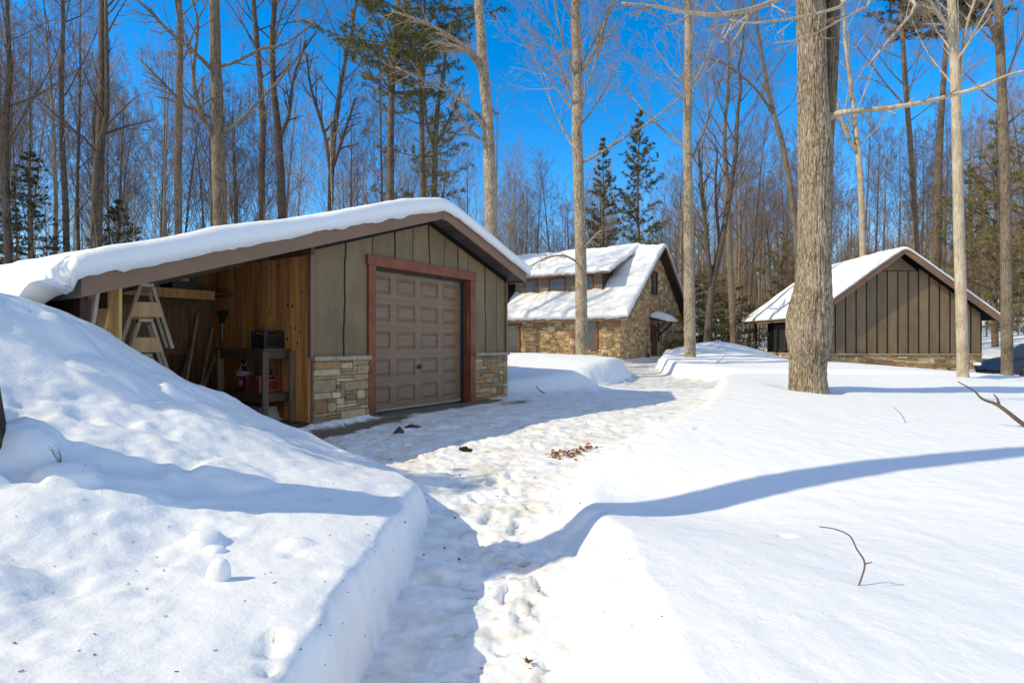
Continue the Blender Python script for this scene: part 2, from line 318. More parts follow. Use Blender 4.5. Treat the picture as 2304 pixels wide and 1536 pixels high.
def height(x, y):
    S = surf(x, y)
    S = S+.06*fbm(x*.35, y*.35, 3, 3)*np.clip(np.hypot(x, y)/14, .3, 2.5)+.03*fbm(x*1.3, y*1.3, 9, 3)
    left = (1-sstep(-.7, -.3, x))*(1-sstep(6.0, 7.0, y))
    S = S+left*(.11*fbm(x*1.7, y*1.7, 21, 4)+.035*fbm(x*7, y*7, 31, 3))*sstep(-.9, -2.2, -(-x))*1.0 if False else S+left*sstep(.75, 2.4, -x)*(.15*fbm(x*1.7, y*1.7, 21, 4)+.07*fbm(x*6, y*6, 31, 4)*np.clip(3*vn(x*1.3, y*1.3, 33)-.9, .15, 1.4)*(.4+.6*sstep(2, 3.2, y)))
    S = S+1.0*np.exp(-(((x-10.3)/3.0)**2+((y-29.0)/2.6)**2)) + .5*np.exp(-(((x-7.75)/.8)**2+((y-31.2)/.9)**2))
    fl = np.interp(y, [-5, 0, 3, 4.6, 6.5, 9, 14, 30], [-.52, -.50, -.45, -.38, -.2, 0, .0, .02])
    fl = np.where(x > 5, fl*0+.0, fl)
    near = 1-sstep(7, 12, y)
    S = S+left*sstep(.8, 1.6, -x)*.030*fbm(x*13, y*13, 37, 2)*np.clip(3*vn(x*1.1+4, y*1.1, 39)-.9, .1, 1.3)
    S = S-.10*np.exp(-((np.hypot(x-5.95, y-11.4)-.42)/.22)**2)-.12*np.exp(-((np.hypot(x-2.58, y-21)-.2)/.2)**2)-.12*np.exp(-((np.hypot(x-7.67, y-24.5)-.2)/.25)**2)-.1*np.exp(-((np.hypot(x-14.27, y-18)-.2)/.22)**2)
    S = S+(1-left)*.012*fbm(x*6+y*1.5, y*3, 35, 3)*(1-sstep(9, 14, y))
    fl = fl+(.05*fbm(x*2.1, y*2.1, 41, 4)+.055*fbm(x*8, y*8, 51, 3)*near+.035*fbm(x*19, y*19, 53, 3)*near)
    wob = .10*fbm(x*1.1, y*1.1, 61, 3)+.05*fbm(x*5, y*5, 71, 2)
    wleft = (1-sstep(-.35, 0, x))*(1-sstep(4.6, 5.6, y))
    sd = sdist(x, y)+wob*(1-.55*wleft)+wleft*.07*fbm(x*8, y*3.5, 73, 3)
    wid = .085*wleft+(1-wleft)*(.27-.06*(1-sstep(3.6, 4.6, y))+.10*sstep(4.5, 6, y)*sstep(0, 1, x)*(1-sstep(9, 12, y))+.35*sstep(13, 15, y)*(1-sstep(5, 6, x)))
    t = np.clip(sd/wid, 0, 1); k = np.where(wleft > .5, 1-(1-t)**2.2, 1-(1-t)**2.0*(1+.6*t))
    k = np.clip(k, 0, 1)
    cliff = 1-.10*wleft*(1-sstep(0, .5, sd-.1))
    h = fl+(S-fl)*k
    h = h-wleft*sstep(0, .05, sd)*(.085*np.exp(-np.clip(sd, 0, 9)/.16)*(1+1.6*fbm(x*3, y*3, 83, 3)))+wleft*sstep(0, .06, sd)*.07*fbm(x*5, y*4, 85, 3)*np.exp(-np.clip(sd, 0, 9)/.35)
    ch = sstep(-.35, 0, sd)*(1-sstep(0, .1, sd))
    h = h+ch*.05
    for fx, fy, a, dp in FOOT:
        dx = x-fx; dy = y-fy
        if True:
            m = (np.abs(dx) < .4) & (np.abs(dy) < .4)
            if not m.any(): continue
            ca, sa = math.cos(a), math.sin(a); u = (dx[m]*ca+dy[m]*sa)/.062; v = (-dx[m]*sa+dy[m]*ca)/.155
            r = np.sqrt(u*u+v*v); h[m] += -dp*(1-sstep(.7, 1.1, r))+dp*.35*np.exp(-((r-1.25)/.2)**2)
    for fx, fy, r, a in LUMPS:
        q = np.hypot(x-fx, y-fy)/r; h = h+a*np.sqrt(np.clip(1-(q+.35*fbm(x*9, y*9, 81, 3))**2, 0, 1))
    for fx, fy, r, a in DENT:
        q = np.hypot(x-fx, y-fy)/r; h = h-a*(1-sstep(.3, 1.1, q))
    return h, sd, k
def axis(a0, a1, st, lo, hi, g1, g2):
    m = list(np.arange(a0, a1, st)); s = st; p = m[-1]
    while p < hi: s *= g2; p += s; m.append(p)
    s = st; p = m[0]; pre = []
    while p > lo: s *= g1; p -= s; pre.append(p)
    return np.array(pre[::-1]+m)
ax = axis(-4.6, 4.2, .028, -900, 900, 1.035, 1.035); ay = axis(1.5, 7.2, .028, -60, 1200, 1.12, 1.017)
GX, GY = np.meshgrid(ax, ay); GZ, GSD, GK = height(GX, GY)
# building footprints stay at slab level
gl = (GX-G0.x)*U.x+(GY-G0.y)*U.y; gt = (GX-G0.x)*V.x+(GY-G0.y)*V.y
inb = (gl > -2.9) & (gl < 5.25) & (gt > .02) & (gt < 7)
GZ = np.where(inb, np.minimum(GZ, -.04), GZ)
# bare ground under the front eave, a low snow ridge just out of it
ap = (gl > -1.2) & (gt < 0)
fr = np.exp(-((gt+.18)/.10)**2)*((gl > -.9) & (gl < 1.0))*.07
GZ = GZ+fr
dirt = np.clip(.78*np.exp(-((gt+.55)/.36)**2)*sstep(-1.6, -.6, gl)*(1-sstep(1.2, 1.9, gl)), 0, 1)
dirt = np.maximum(dirt, .85*np.exp(-((gt+.22)/.42)**2)*sstep(.9, 1.4, gl)*(1-sstep(4.2, 5.0, gl)))
dirt = np.maximum(dirt, .62*np.exp(-(((gl-4.3)/1.0)**2+((gt+.9)/.5)**2)))
dirt = np.maximum(dirt, np.where((GK < .05) & (gt < -.8) & (GSD < -.3), .37, 0))
dirt = np.maximum(dirt, np.where((GK < .2) & (GY > 15) & (GX < 8), .46, 0))
packed = (1-sstep(-.25, .15, GSD))
ny, nx = GX.shape; idx = np.arange(nx*ny).reshape(ny, nx)
quads = np.stack([idx[:-1, :-1], idx[:-1, 1:], idx[1:, 1:], idx[1:, :-1]], -1)
ground = mesh_np('snow_ground', np.stack([GX, GY, GZ], -1), quads, 4, GSNOW, attrs={'dirt': dirt, 'packed': packed})
tag(ground, kind='structure')
def gz(x, y):
    j = int(np.clip(np.searchsorted(ax, x), 1, nx-1)); i = int(np.clip(np.searchsorted(ay, y), 1, ny-1))
    tx = (x-ax[j-1])/(ax[j]-ax[j-1]); ty = (y-ay[i-1])/(ay[i]-ay[i-1])
    return float((GZ[i-1, j-1]*(1-tx)+GZ[i-1, j]*tx)*(1-ty)+(GZ[i, j-1]*(1-tx)+GZ[i, j]*tx)*ty)
# ------------------------------------------------------------------ snow slabs on roofs
def spaced(a, b, r, n):
    e = [0, .06, .16, .3, .5, .75, 1.0]; e = [q*r for q in e]
    mid = list(np.linspace(a+r, b-r, n))[1:-1]
    return np.array([a+q for q in e]+mid+[b-q for q in reversed(e)])
def snow_patch(name, parent, base, x0, x1, y0, y1, T, n1, n2, seed, r=.28, rag=.04, amp=.25, inset=.12, extra=None, curve=2.6):
    xs = spaced(x0, x1, r, n1); ys = spaced(y0, y1, r, n2); X, Y = np.meshgrid(xs, ys)
    d = np.minimum(np.minimum(X-x0, x1-X), np.minimum(Y-y0, y1-Y))
    c = np.clip(d/r, 0, 1); pr = (1-(1-c)**curve)**(1/curve)
    th = T*(1+amp*2*fbm(X*.8, Y*.8, seed, 3))
    Z = base(X, Y)+th*pr+.05*fbm(X*3, Y*3, seed+5, 4)*c
    wx = .035*fbm(X*3, Y*3, seed+8, 3)*(1-c); X2 = X+wx; Y2 = Y+.035*fbm(X*3+9, Y*3, seed+9, 3)*(1-c)
    edge = d <= 1e-9
    Z = np.where(edge, base(X, Y)-rag*.3-rag*1.6*(fbm(X*5, Y*5, seed+3, 4)+.25), Z)
    if extra is not None: X2, Y2, Z = extra(X, Y, X2, Y2, Z)
    ny_, nx_ = X.shape; I = np.arange(nx_*ny_).reshape(ny_, nx_)
    q = np.stack([I[:-1, :-1], I[:-1, 1:], I[1:, 1:], I[1:, :-1]], -1).reshape(-1, 4)
    vs = np.stack([X2, Y2, Z], -1).reshape(-1, 3)
    # underside ring
    ring = list(I[0, :])+list(I[1:, -1])+list(I[-1, -2::-1])+list(I[-2:0:-1, 0])
    rx = X.ravel()[ring]; ry = Y.ravel()[ring]; ix = np.clip(rx, x0+inset, x1-inset); iy = np.clip(ry, y0+inset, y1-inset)
    iz = base(ix, iy)+.01; n0 = len(vs); vs = np.vstack([vs, np.stack([ix, iy, iz], -1)]); m = len(ring)
    rq = [[ring[i], n0+i, n0+(i+1) % m, ring[(i+1) % m]] for i in range(m)]
    return mesh_np(name, vs, np.vstack([q, rq]), 4, SNOW, parent)
# ------------------------------------------------------------------ stone facing
PAL = [(.36, .28, .18), (.31, .24, .15), (.40, .33, .23), (.24, .19, .13), (.20, .165, .125), (.30, .19, .10), (.24, .145, .08), (.35, .25, .15), (.44, .37, .27)]
def stone_face(mb, W, H, fn, seed, ua=.075, ub=.05, inside=None, pal=PAL, big=.12, dep=.05, wmax=6):
    rg = random.Random(seed); na = int(round(W/ua)); nb = int(math.ceil(H/ub)); ua = W/na
    occ = [[False]*na for _ in range(nb)]
    for j in range(nb):
        for i in range(na):
            if occ[j][i]: continue
            if rg.random() < big: w_, h_ = rg.randint(3, 5), rg.randint(3, 5)
            else: w_, h_ = rg.randint(2, wmax), rg.choice((1, 1, 1, 2, 2, 3))
            h_ = min(h_, nb-j); ww = 0
            while ww < w_ and i+ww < na and not occ[j][i+ww]: ww += 1
            w_ = ww
            for b in range(h_):
                if j+b < nb and all(not occ[j+b][i+a] for a in range(w_)): hh = b+1
                else: break
            h_ = hh
            for b in range(h_):
                for a in range(w_): occ[j+b][i+a] = True
            a0, a1, b0, b1 = i*ua, (i+w_)*ua, j*ub, min(H, (j+h_)*ub)
            if inside and not inside((a0+a1)/2, (b0+b1)/2): continue
            if b1-b0 < .02: continue
            g = .006; jx = min(.014, (b1-b0)*.18); d = dep*rg.uniform(.55, 1.05)
            cr = [(a0+g, b0+g), (a1-g, b0+g), (a1-g, b1-g), (a0+g, b1-g)]
            cs = rg.random()*.4*min(a1-a0, b1-b0)
            pts = []
            for k in range(4):
                x, z = cr[k]; xn, zn = cr[(k+1) % 4]; xp, zp = cr[k-1]
                e = rg.uniform(.03, .22)*min(a1-a0, b1-b0)
                def tow(x, z, x2, z2, e):
                    L = math.hypot(x2-x, z2-z); return (x+(x2-x)/L*e, z+(z2-z)/L*e)
                pts.append(tow(x, z, xp, zp, e)); pts.append(tow(x, z, xn, zn, e))
            pts = [(x+rg.uniform(-jx, jx)*.5, z+rg.uniform(-jx, jx)*.5) for x, z in pts]
            cx, cz = (a0+a1)/2, (b0+b1)/2; n = len(pts)
            inn = [(cx+(x-cx)*(1-min(.3, .012/abs(a1-a0)*2)), cz+(z-cz)*(1-min(.35, .012/abs(b1-b0)*2))) for x, z in pts]
            c = rg.choice(pal); f = rg.uniform(.85, 1.15); c = (min(1, c[0]*f*1.52), min(1, c[1]*f*1.38), min(1, c[2]*f*1.15))
            tl = rg.uniform(-.008, .008)
            vs = [fn(x, z, 0) for x, z in pts]+[fn(x, z, d*.75) for x, z in pts]+[fn(x, z, d+tl*(1 if x > cx else -1)) for x, z in inn]
            fs = []
            for k in range(n):
                k2 = (k+1) % n; fs += [(k, k2, n+k2, n+k), (n+k, n+k2, 2*n+k2, 2*n+k)]
            fs.append(tuple(2*n+k for k in range(n)))
            mb.add(vs, fs, c)
# ------------------------------------------------------------------ GARAGE
gar = empty('garage', G0, GA, 'olive garage with open lean-to bay and thick snow on its low roof', 'garage')
RX, RZ, RS = 2.58, 3.474, .322
def rz_(x): return RZ-RS*abs(x-RX)
XL, XR, YF, YB = -3.02, 5.43, -.42, 6.9
# siding boards with wavy edges
b = MB(); bk = MB()
edges = [0.02, .62, 1.22, 1.72, 2.16, 2.62, 3.06, 3.46, 3.80, 4.40, 4.83, 5.17]
rg = random.Random(11)
def wav(i, z): return .014*math.sin(z*2.3+i*1.9)+.009*math.sin(z*6.1+i*3.3)+.004*math.sin(z*17+i)
for i in range(len(edges)-1):
    xa, xb = edges[i], edges[i+1]; xm = (xa+xb)/2
    z0 = .98 if (xm < 1.08 or xm > 3.99) else 2.58
    y = -.020-.010*(i % 2); n = 26; f = rg.uniform(.92, 1.06); cc = (f, f, f*rg.uniform(.97, 1.02)); vs = []
    for k in range(n+1):
        for e, xx in ((i, xa), (i+1, xb)):
            zt = rz_(xx)+.06; z = z0+(zt-z0)*k/n
            o = wav(e, z) if 0 < e < len(edges)-1 else 0
            o += (.017 if e == i else -.013); vs.append((xx+o, y, z))
    m = len(vs); vs += [(a, 0.0, c) for a, _, c in vs[:]]; fs = []
    for k in range(n):
        a = 2*k; fs += [(a, a+1, a+3, a+2), (a+m, a+2+m, a+3+m, a+1+m), (a, a+2, a+2+m, a+m), (a+1, a+1+m, a+3+m, a+3)]
    b.add(vs, fs, cc)
for _ in range(12):
    x_, z_ = rg.choice((rg.uniform(.1, 1.0), rg.uniform(4.05, 5.1), rg.uniform(1.3, 3.8))), rg.uniform(1.1, 2.3)
    if 1.05 < x_ < 4.0: z_ = rg.uniform(2.7, 2.95)
    b.add([(x_, -.0335, z_), (x_+.012, -.0335, z_+.004), (x_+.009, -.0335, z_+.028)], [(0, 1, 2)], (3, 3, 3))
b.build('siding', SIDING, gar)
wl = MB(); wl.prism([(0, 0), (1.2, 0), (1.2, 2.62), (3.86, 2.62), (3.86, 0), (5.19, 0), (5.19, rz_(5.19)+.05), (RX, RZ+.05), (0, rz_(0)+.05)][:1]+[(1.2, 0), (1.2, 2.62), (3.86, 2.62), (3.86, 0), (5.19, 0), (5.19, rz_(5.19)+.05), (RX, RZ+.05), (0, rz_(0)+.05)], .0, .10)
wl.box(5.09, 5.19, .10, 6.5, 0, rz_(5.19)+.02); wl.prism([(0, 0), (5.19, 0), (5.19, rz_(5.19)), (RX, RZ), (0, rz_(0))], 6.5, 6.6)
wl.box(-.1, .0, 2.66, 6.5, 0, rz_(0)-.02)
wl.build('wall', DARK, gar)
# frieze board under the right rake
fz = MB()
for x0, x1 in ((0.02, RX), (RX, 5.19)):
    fz.prism([(x0, rz_(x0)-.085), (x1, rz_(x1)-.085), (x1, rz_(x1)+.02), (x0, rz_(x0)+.02)], -.066, -.045)
fz.build('frieze_board', SIDING, gar)
cb = MB(); cb.box(-.035, .018, -.06, .02, 0.99, rz_(0)+.02); cb.build('corner_board', FASCIA, gar); cb = MB(); cb.box(5.172, 5.215, -.06, .02, .99, rz_(5.2)-.0); cb.build('corner_board', FASCIA, gar)
# stone wainscot
for nm, x0, x1, sd in (('l', 0.0, 1.08, 3), ('r', 3.99, 5.19, 8)):
    s = MB(); stone_face(s, x1-x0, .93, lambda a, z, d, x0=x0: (x0+a, -.055-d, z), sd, .085, .05, big=.13, dep=.035, wmax=6)
    if nm == 'r': stone_face(s, 2.4, .93, lambda a, z, d: (5.19+.0+d, a-.055, z), 21, .062, .045, big=.2)
    s.build('stone_base', STONE, gar)
    s = MB(); s.box(x0, x1, -.055, -.001, 0, .93)
    s.build('mortar', MORTAR, gar)
    s = MB(); xx = x0-.02; rg = random.Random(sd)
    while xx < x1-.02:
        wd = min(rg.uniform(.36, .5), x1+.012-xx); s.box(xx+.003, xx+wd-.003, -.135+rg.uniform(0, .006), .0, .93, .995, b=.006); xx += wd
    s.build('stone_cap', CAP, gar)
# door frame
fr_ = MB(); fr_.box(1.08, 1.235, -.075, .22, 0, 2.47, b=.003); fr_.box(3.83, 3.99, -.075, .22, 0, 2.47, b=.003); fr_.box(1.05, 4.02, -.088, .1, 2.472, 2.64, b=.003)
fr_.build('door_frame', TRIM, gar)
ws = MB(); ws.box(3.79, 3.828, .10, .2, .05, 2.46); ws.box(1.24, 3.79, .10, .2, 2.43, 2.47); ws.build('weather_seal', M('seal', (.03, .04, .045), .5, bump=0), gar)
# sectional door
dr = MB(); x0, x1 = 1.236, 3.785; rows = 5; rh = (2.44-.05)/rows; cw = (x1-x0)/4
for r_ in range(rows):
    z0 = .05+r_*rh; z1 = z0+rh-.008
    ys = .16
    def fpanel(ax0, ax1, az0, az1):
        # frame ring + bevel + raised field
        return None
    fx = [x0]+[x0+cw*(k+1) for k in range(4)]
    for k in range(4):
        a0, a1 = fx[k], fx[k+1]; p0, p1, q0, q1 = a0+.075, a1-.075, z0+.085, z1-.085
        lv = [((a0, a1, z0, z1), ys), ((p0, p1, q0, q1), ys), ((p0+.012, p1-.012, q0+.012, q1-.012), ys+.024), ((p0+.03, p1-.03, q0+.03, q1-.03), ys+.024), ((p0+.06, p1-.06, q0+.06, q1-.06), ys+.004)]
        vs = []
        for (A, B, C_, D), y in lv: vs += [(A, y, C_), (B, y, C_), (B, y, D), (A, y, D)]
        fs = []
        for l in range(4):
            for e in range(4):
                e2 = (e+1) % 4; fs.append((l*4+e, l*4+e2, l*4+4+e2, l*4+4+e))
        fs.append((16, 17, 18, 19)); dr.add(vs, fs)
    dr.box(x0, x1, ys+.001, ys+.03, z1-.001, z1+.008) if False else None
dr.box(x0, x1, .19, .21, .03, 2.46)
for r_ in range(1, rows): z = .05+r_*rh; dr.box(x0, x1, .166, .19, z-.008, z)
door = dr.build('garage_door', DOORM, gar)
s = MB(); s.box(x0, x1, .145, .19, .02, .052); s.build('bottom_seal', CAP, door)
h = MB(); h.beam((2.47, .14, .75), (2.60, .14, .75), .016, .03); h.beam((2.52, .14, .71), (2.55, .14, .80), .016, .02); h.tube([(2.53, .17, .75), (2.53, .12, .75)], .02, 10)
h.build('handle', M('handle_metal', (.04, .035, .03), .35, metal=.7, bump=0), door)
# roof
rf = MB()
for x0, x1 in ((XL+.03, RX), (RX, XR-.03)):
    rf.prism([(x0, rz_(x0)+.02), (x1, rz_(x1)+.02), (x1, rz_(x1)+.2), (x0, rz_(x0)+.2)], YF+.03, YB)
rf.build('roof', DARK, gar)
fa = MB()
for x0, x1 in ((XL, RX-.001), (RX+.001, XR)):
    fa.prism([(x0, rz_(x0)-.02), (x1, rz_(x1)-.02), (x1, rz_(x1)+.215), (x0, rz_(x0)+.215)], YF, YF+.03)
fa.prism([(RX-.055, rz_(RX)-.05), (RX+.055, rz_(RX)-.05), (RX+.055, RZ+.2), (RX, RZ+.225), (RX-.055, RZ+.2)], YF-.008, YF-.001)
fa.box(XR-.03, XR, YF+.031, YB, rz_(XR)-.02, rz_(XR)+.2)
fa.build('fascia', FASCIA, gar)
fe = MB(); fe.box(XL, XL+.028, YF+.031, YB, rz_(XL)-.02, rz_(XL)+.205); fe.build('eave_fascia', M('eave_board', (.24, .20, .175), .4, .05, bump=.05), gar)
sf = MB(); x = RX+.06; rg = random.Random(2)
while x < XR-.05:
    x2 = x+.118; f = rg.uniform(.8, 1.15); sf.prism([(x, rz_(x)), (x2, rz_(x2)), (x2, rz_(x2)+.018), (x, rz_(x)+.018)], YF+.032, -.002 if x < 5.1 else YB-.1, (f, f, f)); x += .135
x = RX-.06
while x > XL+.1:
    x2 = x-.118; f = rg.uniform(.8, 1.15); sf.prism([(x2, rz_(x2)), (x, rz_(x)), (x, rz_(x)+.018), (x2, rz_(x2)+.018)], YF+.032, -.002 if x > -.05 else -.10, (f, f, f)); x -= .135
sf.build('soffit', SOFFIT, gar)
# roof snow
def gbase(X, Y):
    a = np.abs(X-RX); z = RZ+.2-RS*(np.sqrt(a*a+.06)-.05)
    over = np.clip(XL-.02-X, 0, 9); ff = sstep(-.3, 1.3, Y)
    return z-over*over*6.5*ff-over*.5*ff
snow_patch('snow_cover', gar, gbase, XL-.46, XR+.09, YF-.07, YB+.1, .235, 110, 60, 7, r=.17, rag=.07, amp=.2,
           extra=lambda X, Y, X2, Y2, Z: (np.where(X < XL-.05, XL-.05+(X-XL+.05)*(.12+.88*sstep(-.5, 1.0, Y)), X2)+.0*Z, Y2, Z))
# lean-to interior
wt = MB(); rg = random.Random(9); y = .0
while y < 2.6:
    wd = rg.uniform(.16, .27); y2 = min(2.62, y+wd); f = rg.uniform(.75, 1.2)
    c = (.86*f, .39*f, .14*f*rg.uniform(.8, 1.1)); z = 0
    ysp = [0.02, rg.uniform(.7, 1.3), 2.50]
    wt.box(-.026-rg.uniform(0, .004), -.001, y+.003, y2-.003, 0.02, 2.485, c); y = y2
kn = wt
for _ in range(34):
    yy_ = rg.uniform(.1, 2.4); zz = rg.uniform(.2, 2.4); r = rg.uniform(.010, .02)
    kn.v += []; base = len(kn.v); k = 8
    pts = [(-.0312, yy_+math.cos(2*math.pi*j/k)*r*.8, zz+math.sin(2*math.pi*j/k)*r*1.5) for j in range(k)]
    kn.add(pts+[(-.02, p[1], p[2]) for p in pts], [tuple(range(k))]+[(j, (j+1) % k, (j+1) % k+k, j+k) for j in range(k)], (.045, .022, .012))
kn.build('plank_wall', WOOD, gar)
bm_ = MB(); bm_.box(-.06, .0, -.1, 2.6, 2.49, rz_(0)-.0, (.16, .09, .045))
for yy_ in (.9, 1.7): bm_.prism([(XL+.1, rz_(XL+.1)-.14), (-.06, rz_(-.06)-.14), (-.06, rz_(-.06)-.001), (XL+.1, rz_(XL+.1)-.001)], yy_, yy_+.045, (.10, .06, .035))
bm_.prism([(XL+.03, rz_(XL+.03)-.001), (-.06, rz_(-.06)-.001), (-.06, rz_(-.06)+.018), (XL+.03, rz_(XL+.03)+.018)], -.09, 2.7, (.12, .075, .045))
bm_.build('rafters', WOOD, gar)
bw = MB(); rg = random.Random(4)
xs_ = [-2.9, -2.35, -1.75, -1.05, -.47, -.03]
for i in range(5):
    f = rg.uniform(.8, 1.15); x0, x1 = xs_[i], xs_[i+1]
    bw.prism([(x0+.004, 0), (x1-.004, 0), (x1-.004, rz_(x1)-.01), (x0+.004, rz_(x0)-.01)], 2.6, 2.63, (.36*f, .21*f, .10*f))
bw.box(-1.25, -.36, 2.575, 2.598, 0.02, 1.02, (.16, .09, .045))
bw.build('back_wall', WOOD, gar)
ew = MB(); y = 0.02
while y < 2.6:
    wd = rg.uniform(.15, .24); f = rg.uniform(.7, 1.4); ew.box(-2.86, -2.82, y+.004, min(y+wd, 2.6)-.02, 0, 1.42, (.6*f, .36*f, .15*f)); y += wd
ew.box(-2.90, -2.80, -.05, 2.6, 1.42, 1.66, (.11, .06, .035)); ew.build('end_wall', WOOD, gar)
pst = MB(); pst.box(-2.88, -2.76, -.05, .07, 0, 1.42, (.2, .13, .07)); pst.build('post', WOOD, gar)
flr = MB(); flr.box(-2.8, -.03, .0, 2.6, -.03, .03, (.07, .055, .04)); flr.box(0.1, 5.05, .23, 6.4, -.03, .01, (.2, .2, .19)); flr.build('floor', WOOD, gar)
shf = MB(); shf.box(-2.7, -.38, 1.86, 1.90, 1.88, 2.02, (.55, .29, .12)); shf.box(-2.7, -.06, 1.90, 2.58, 1.97, 2.0, (.13, .08, .045)); shf.box(-2.7, -.5, 2.2, 2.24, 1.80, 1.96, (.15, .09, .05))
shf.build('loft_shelf', LUMBER, gar)
GM = Matrix.Translation(G0) @ Matrix.Rotation(GA, 4, 'Z')
def gl_(x, y, z): return GM @ Vector((x, y, z))
# things in the bay -------------------------------------------------
def gthing(name, x, y, z, label, cat, group=None, rz=0): return empty(name, gl_(x, y, z), GA+rz, label, cat, group)
FZ = .03
wbn = gthing('workbench', -.27, 1.0, FZ, 'rough wooden workbench with lower shelf against the plank wall of the bay', 'workbench')
c1 = (.11, .068, .042)
m_ = MB(); m_.box(-.235, .235, -.62, .62, 1.055, 1.085, (.13, .08, .05)); m_.build('bench_top', LUMBER, wbn)
m_ = MB(); m_.box(-.235, -.197, -.61, .61, .93, 1.053, c1); m_.box(-.196, .22, -.61, -.575, .94, 1.053, c1); m_.build('apron', LUMBER, wbn)
m_ = MB(); m_.box(-.235, .235, -.60, .60, .40, .43, (.10, .065, .04)); m_.box(-.24, -.20, -.60, .60, .30, .398, c1); m_.box(-.198, .2, -.60, -.57, .31, .398, c1); m_.build('lower_shelf', LUMBER, wbn)
for a, b_, g in ((-.215, -.575, 1.2), (.19, -.64, 1.5), (-.215, .57, 2.), (.19, .57, 1)):
    m_ = MB(); m_.box(a-.045, a+.045, b_-.07, b_-.025, 0, 1.05, (.13*g, .09*g, .06*g)); m_.build('leg', LUMBER, wbn)
def crate(name, x, y, z, s, hh, c, label, group=None, rz=0):
    t = gthing(name, x, y, z, label, 'crate', group, rz); m_ = MB(); w2 = s/2
    for sx, sy in ((-1, -1), (1, -1), (1, 1), (-1, 1)): m_.box(sx*w2-.014, sx*w2+.014, sy*w2-.014, sy*w2+.014, 0, hh, c)
    m_.box(-w2+.015, w2-.015, -w2+.015, w2-.015, 0, .012, c)
    for side in range(4):
        def fn(a, y_, zz, side=side):
            return [(a, -w2+y_, zz), (w2-y_, a, zz), (-a, w2-y_, zz), (-w2+y_, -a, zz)][side]
        def bar(a0, z0, a1, z1, t_):
            p0 = Vector(fn(a0, 0, z0)); p1 = Vector(fn(a1, 0, z1)); m_.beam(p0, p1, .008, t_, c)
        bar(-w2, .02, w2, .02, .04); bar(-w2, hh-.012, w2, hh-.012, .024); bar(-w2, hh*.66, w2, hh*.66, .02)
        bar(-w2+.03, hh*.66, -w2+.03, hh, .06); bar(w2-.03, hh*.66, w2-.03, hh, .06); bar(-w2, hh*.72, w2, hh*.72, .03)
        n = 7
        for k in range(-3, n+1):
            for sg in (1, -1):
                a0 = -w2+k*s/n; a1 = a0+hh*.6
                if sg < 0: a0, a1 = -a0, -a1
                z0, z1 = .03, hh*.66
                lo, hi = -w2, w2
                for _ in range(1):
                    if a0 < lo: z0 += (lo-a0)/(a1-a0)*(z1-z0); a0 = lo
                    if a0 > hi: z0 += (hi-a0)/(a1-a0)*(z1-z0); a0 = hi
                    if a1 > hi: z1 = z0+(hi-a0)/(a1-a0+1e-9)*(z1-z0); a1 = hi
                    if a1 < lo: z1 = z0+(lo-a0)/(a1-a0-1e-9)*(z1-z0); a1 = lo
                if abs(a1-a0) > .02: bar(a0, z0, a1, z1, .007)
    m_.build('crate_shell', PAINTP, t); return t
crate('black_crate', -.21, .72, FZ+1.086, .31, .27, (.022, .023, .024), 'black lattice milk crate standing on top of the workbench')
crate('red_crate', -.25, .78, FZ+.431, .32, .255, (.33, .055, .045), 'red lattice milk crate on the lower shelf of the workbench')
t = gthing('round_tin', -.25, .78, FZ+.431+.014, 'dark green round tin standing inside the red milk crate', 'tin')
m_ = MB(); m_.lathe([(.12, 0), (.125, .01), (.125, .28), (.132, .285), (.132, .32), (.11, .325)], 24, (.035, .05, .045)); m_.build('tin_body', PAINTP, t, True)
t = gthing('paint_bucket', -.24, 1.22, FZ+.431, 'square dark blue bucket with white rim and red label on the bench shelf', 'bucket', None, .3)
def rsq(m_, h, r0, r1, z0, z1, c, k=24, p=4.):
    vs = []
    for r, z in ((r0, z0), (r1, z1)):
        for j in range(k):
            a = 2*math.pi*j/k; q = r/((abs(math.cos(a))**p+abs(math.sin(a))**p)**(1/p)); vs.append((q*math.cos(a), q*math.sin(a), z))
    m_.add(vs, [(j, (j+1) % k, (j+1) % k+k, j+k) for j in range(k)]+[tuple(range(k-1, -1, -1)), tuple(range(k, 2*k))], c)
m_ = MB(); rsq(m_, 0, .105, .118, 0, .26, (.02, .035, .11)); m_.build('bucket_body', PAINTP, t)
m_ = MB(); rsq(m_, 0, .121, .128, .225, .30, (.55, .52, .47)); m_.build('rim', PAINTP, t)
m_ = MB(); m_.add([(-.121, -.05, .05), (-.121, .055, .05), (-.126, .055, .20), (-.126, -.05, .20)], [(0, 1, 2, 3)], (.55, .05, .04)); m_.add([(-.123, -.03, .10), (-.123, .02, .10), (-.126, .02, .16), (-.126, -.03, .16)], [(0, 1, 2, 3)], (.65, .4, .3))
m_.build('bucket_label', PAINTP, t); m_ = MB(); m_.add([(-.04, -.1225, .14), (.03, -.1225, .14), (.03, -.126, .21), (-.04, -.126, .21)], [(0, 1, 2, 3)], (.5, .5, .48)); m_.build('bucket_label', PAINTP, t)
m_ = MB(); m_.tube([(-.12, 0, .25), (-.15, .0, .33), (-.10, 0, .42), (-.04, 0, .38), (.0, .0, .44)], .006, 5, (.5, .48, .45)); m_.tube([(.05, .0, .3), (.02, .02, .40), (.06, .02, .5), (.02, .02, .54)], .006, 5, (.5, .48, .45)); m_.tube([(-.05, .05, .3), (-.07, .05, .42), (.05, .05, .4), (.1, .05, .3)], .005, 5, (.5, .48, .45)); m_.build('wire_handle', PAINTP, t)
t = gthing('plastic_bin', -.25, .85, FZ, 'off-white plastic bin lying upside down under the workbench', 'bin')
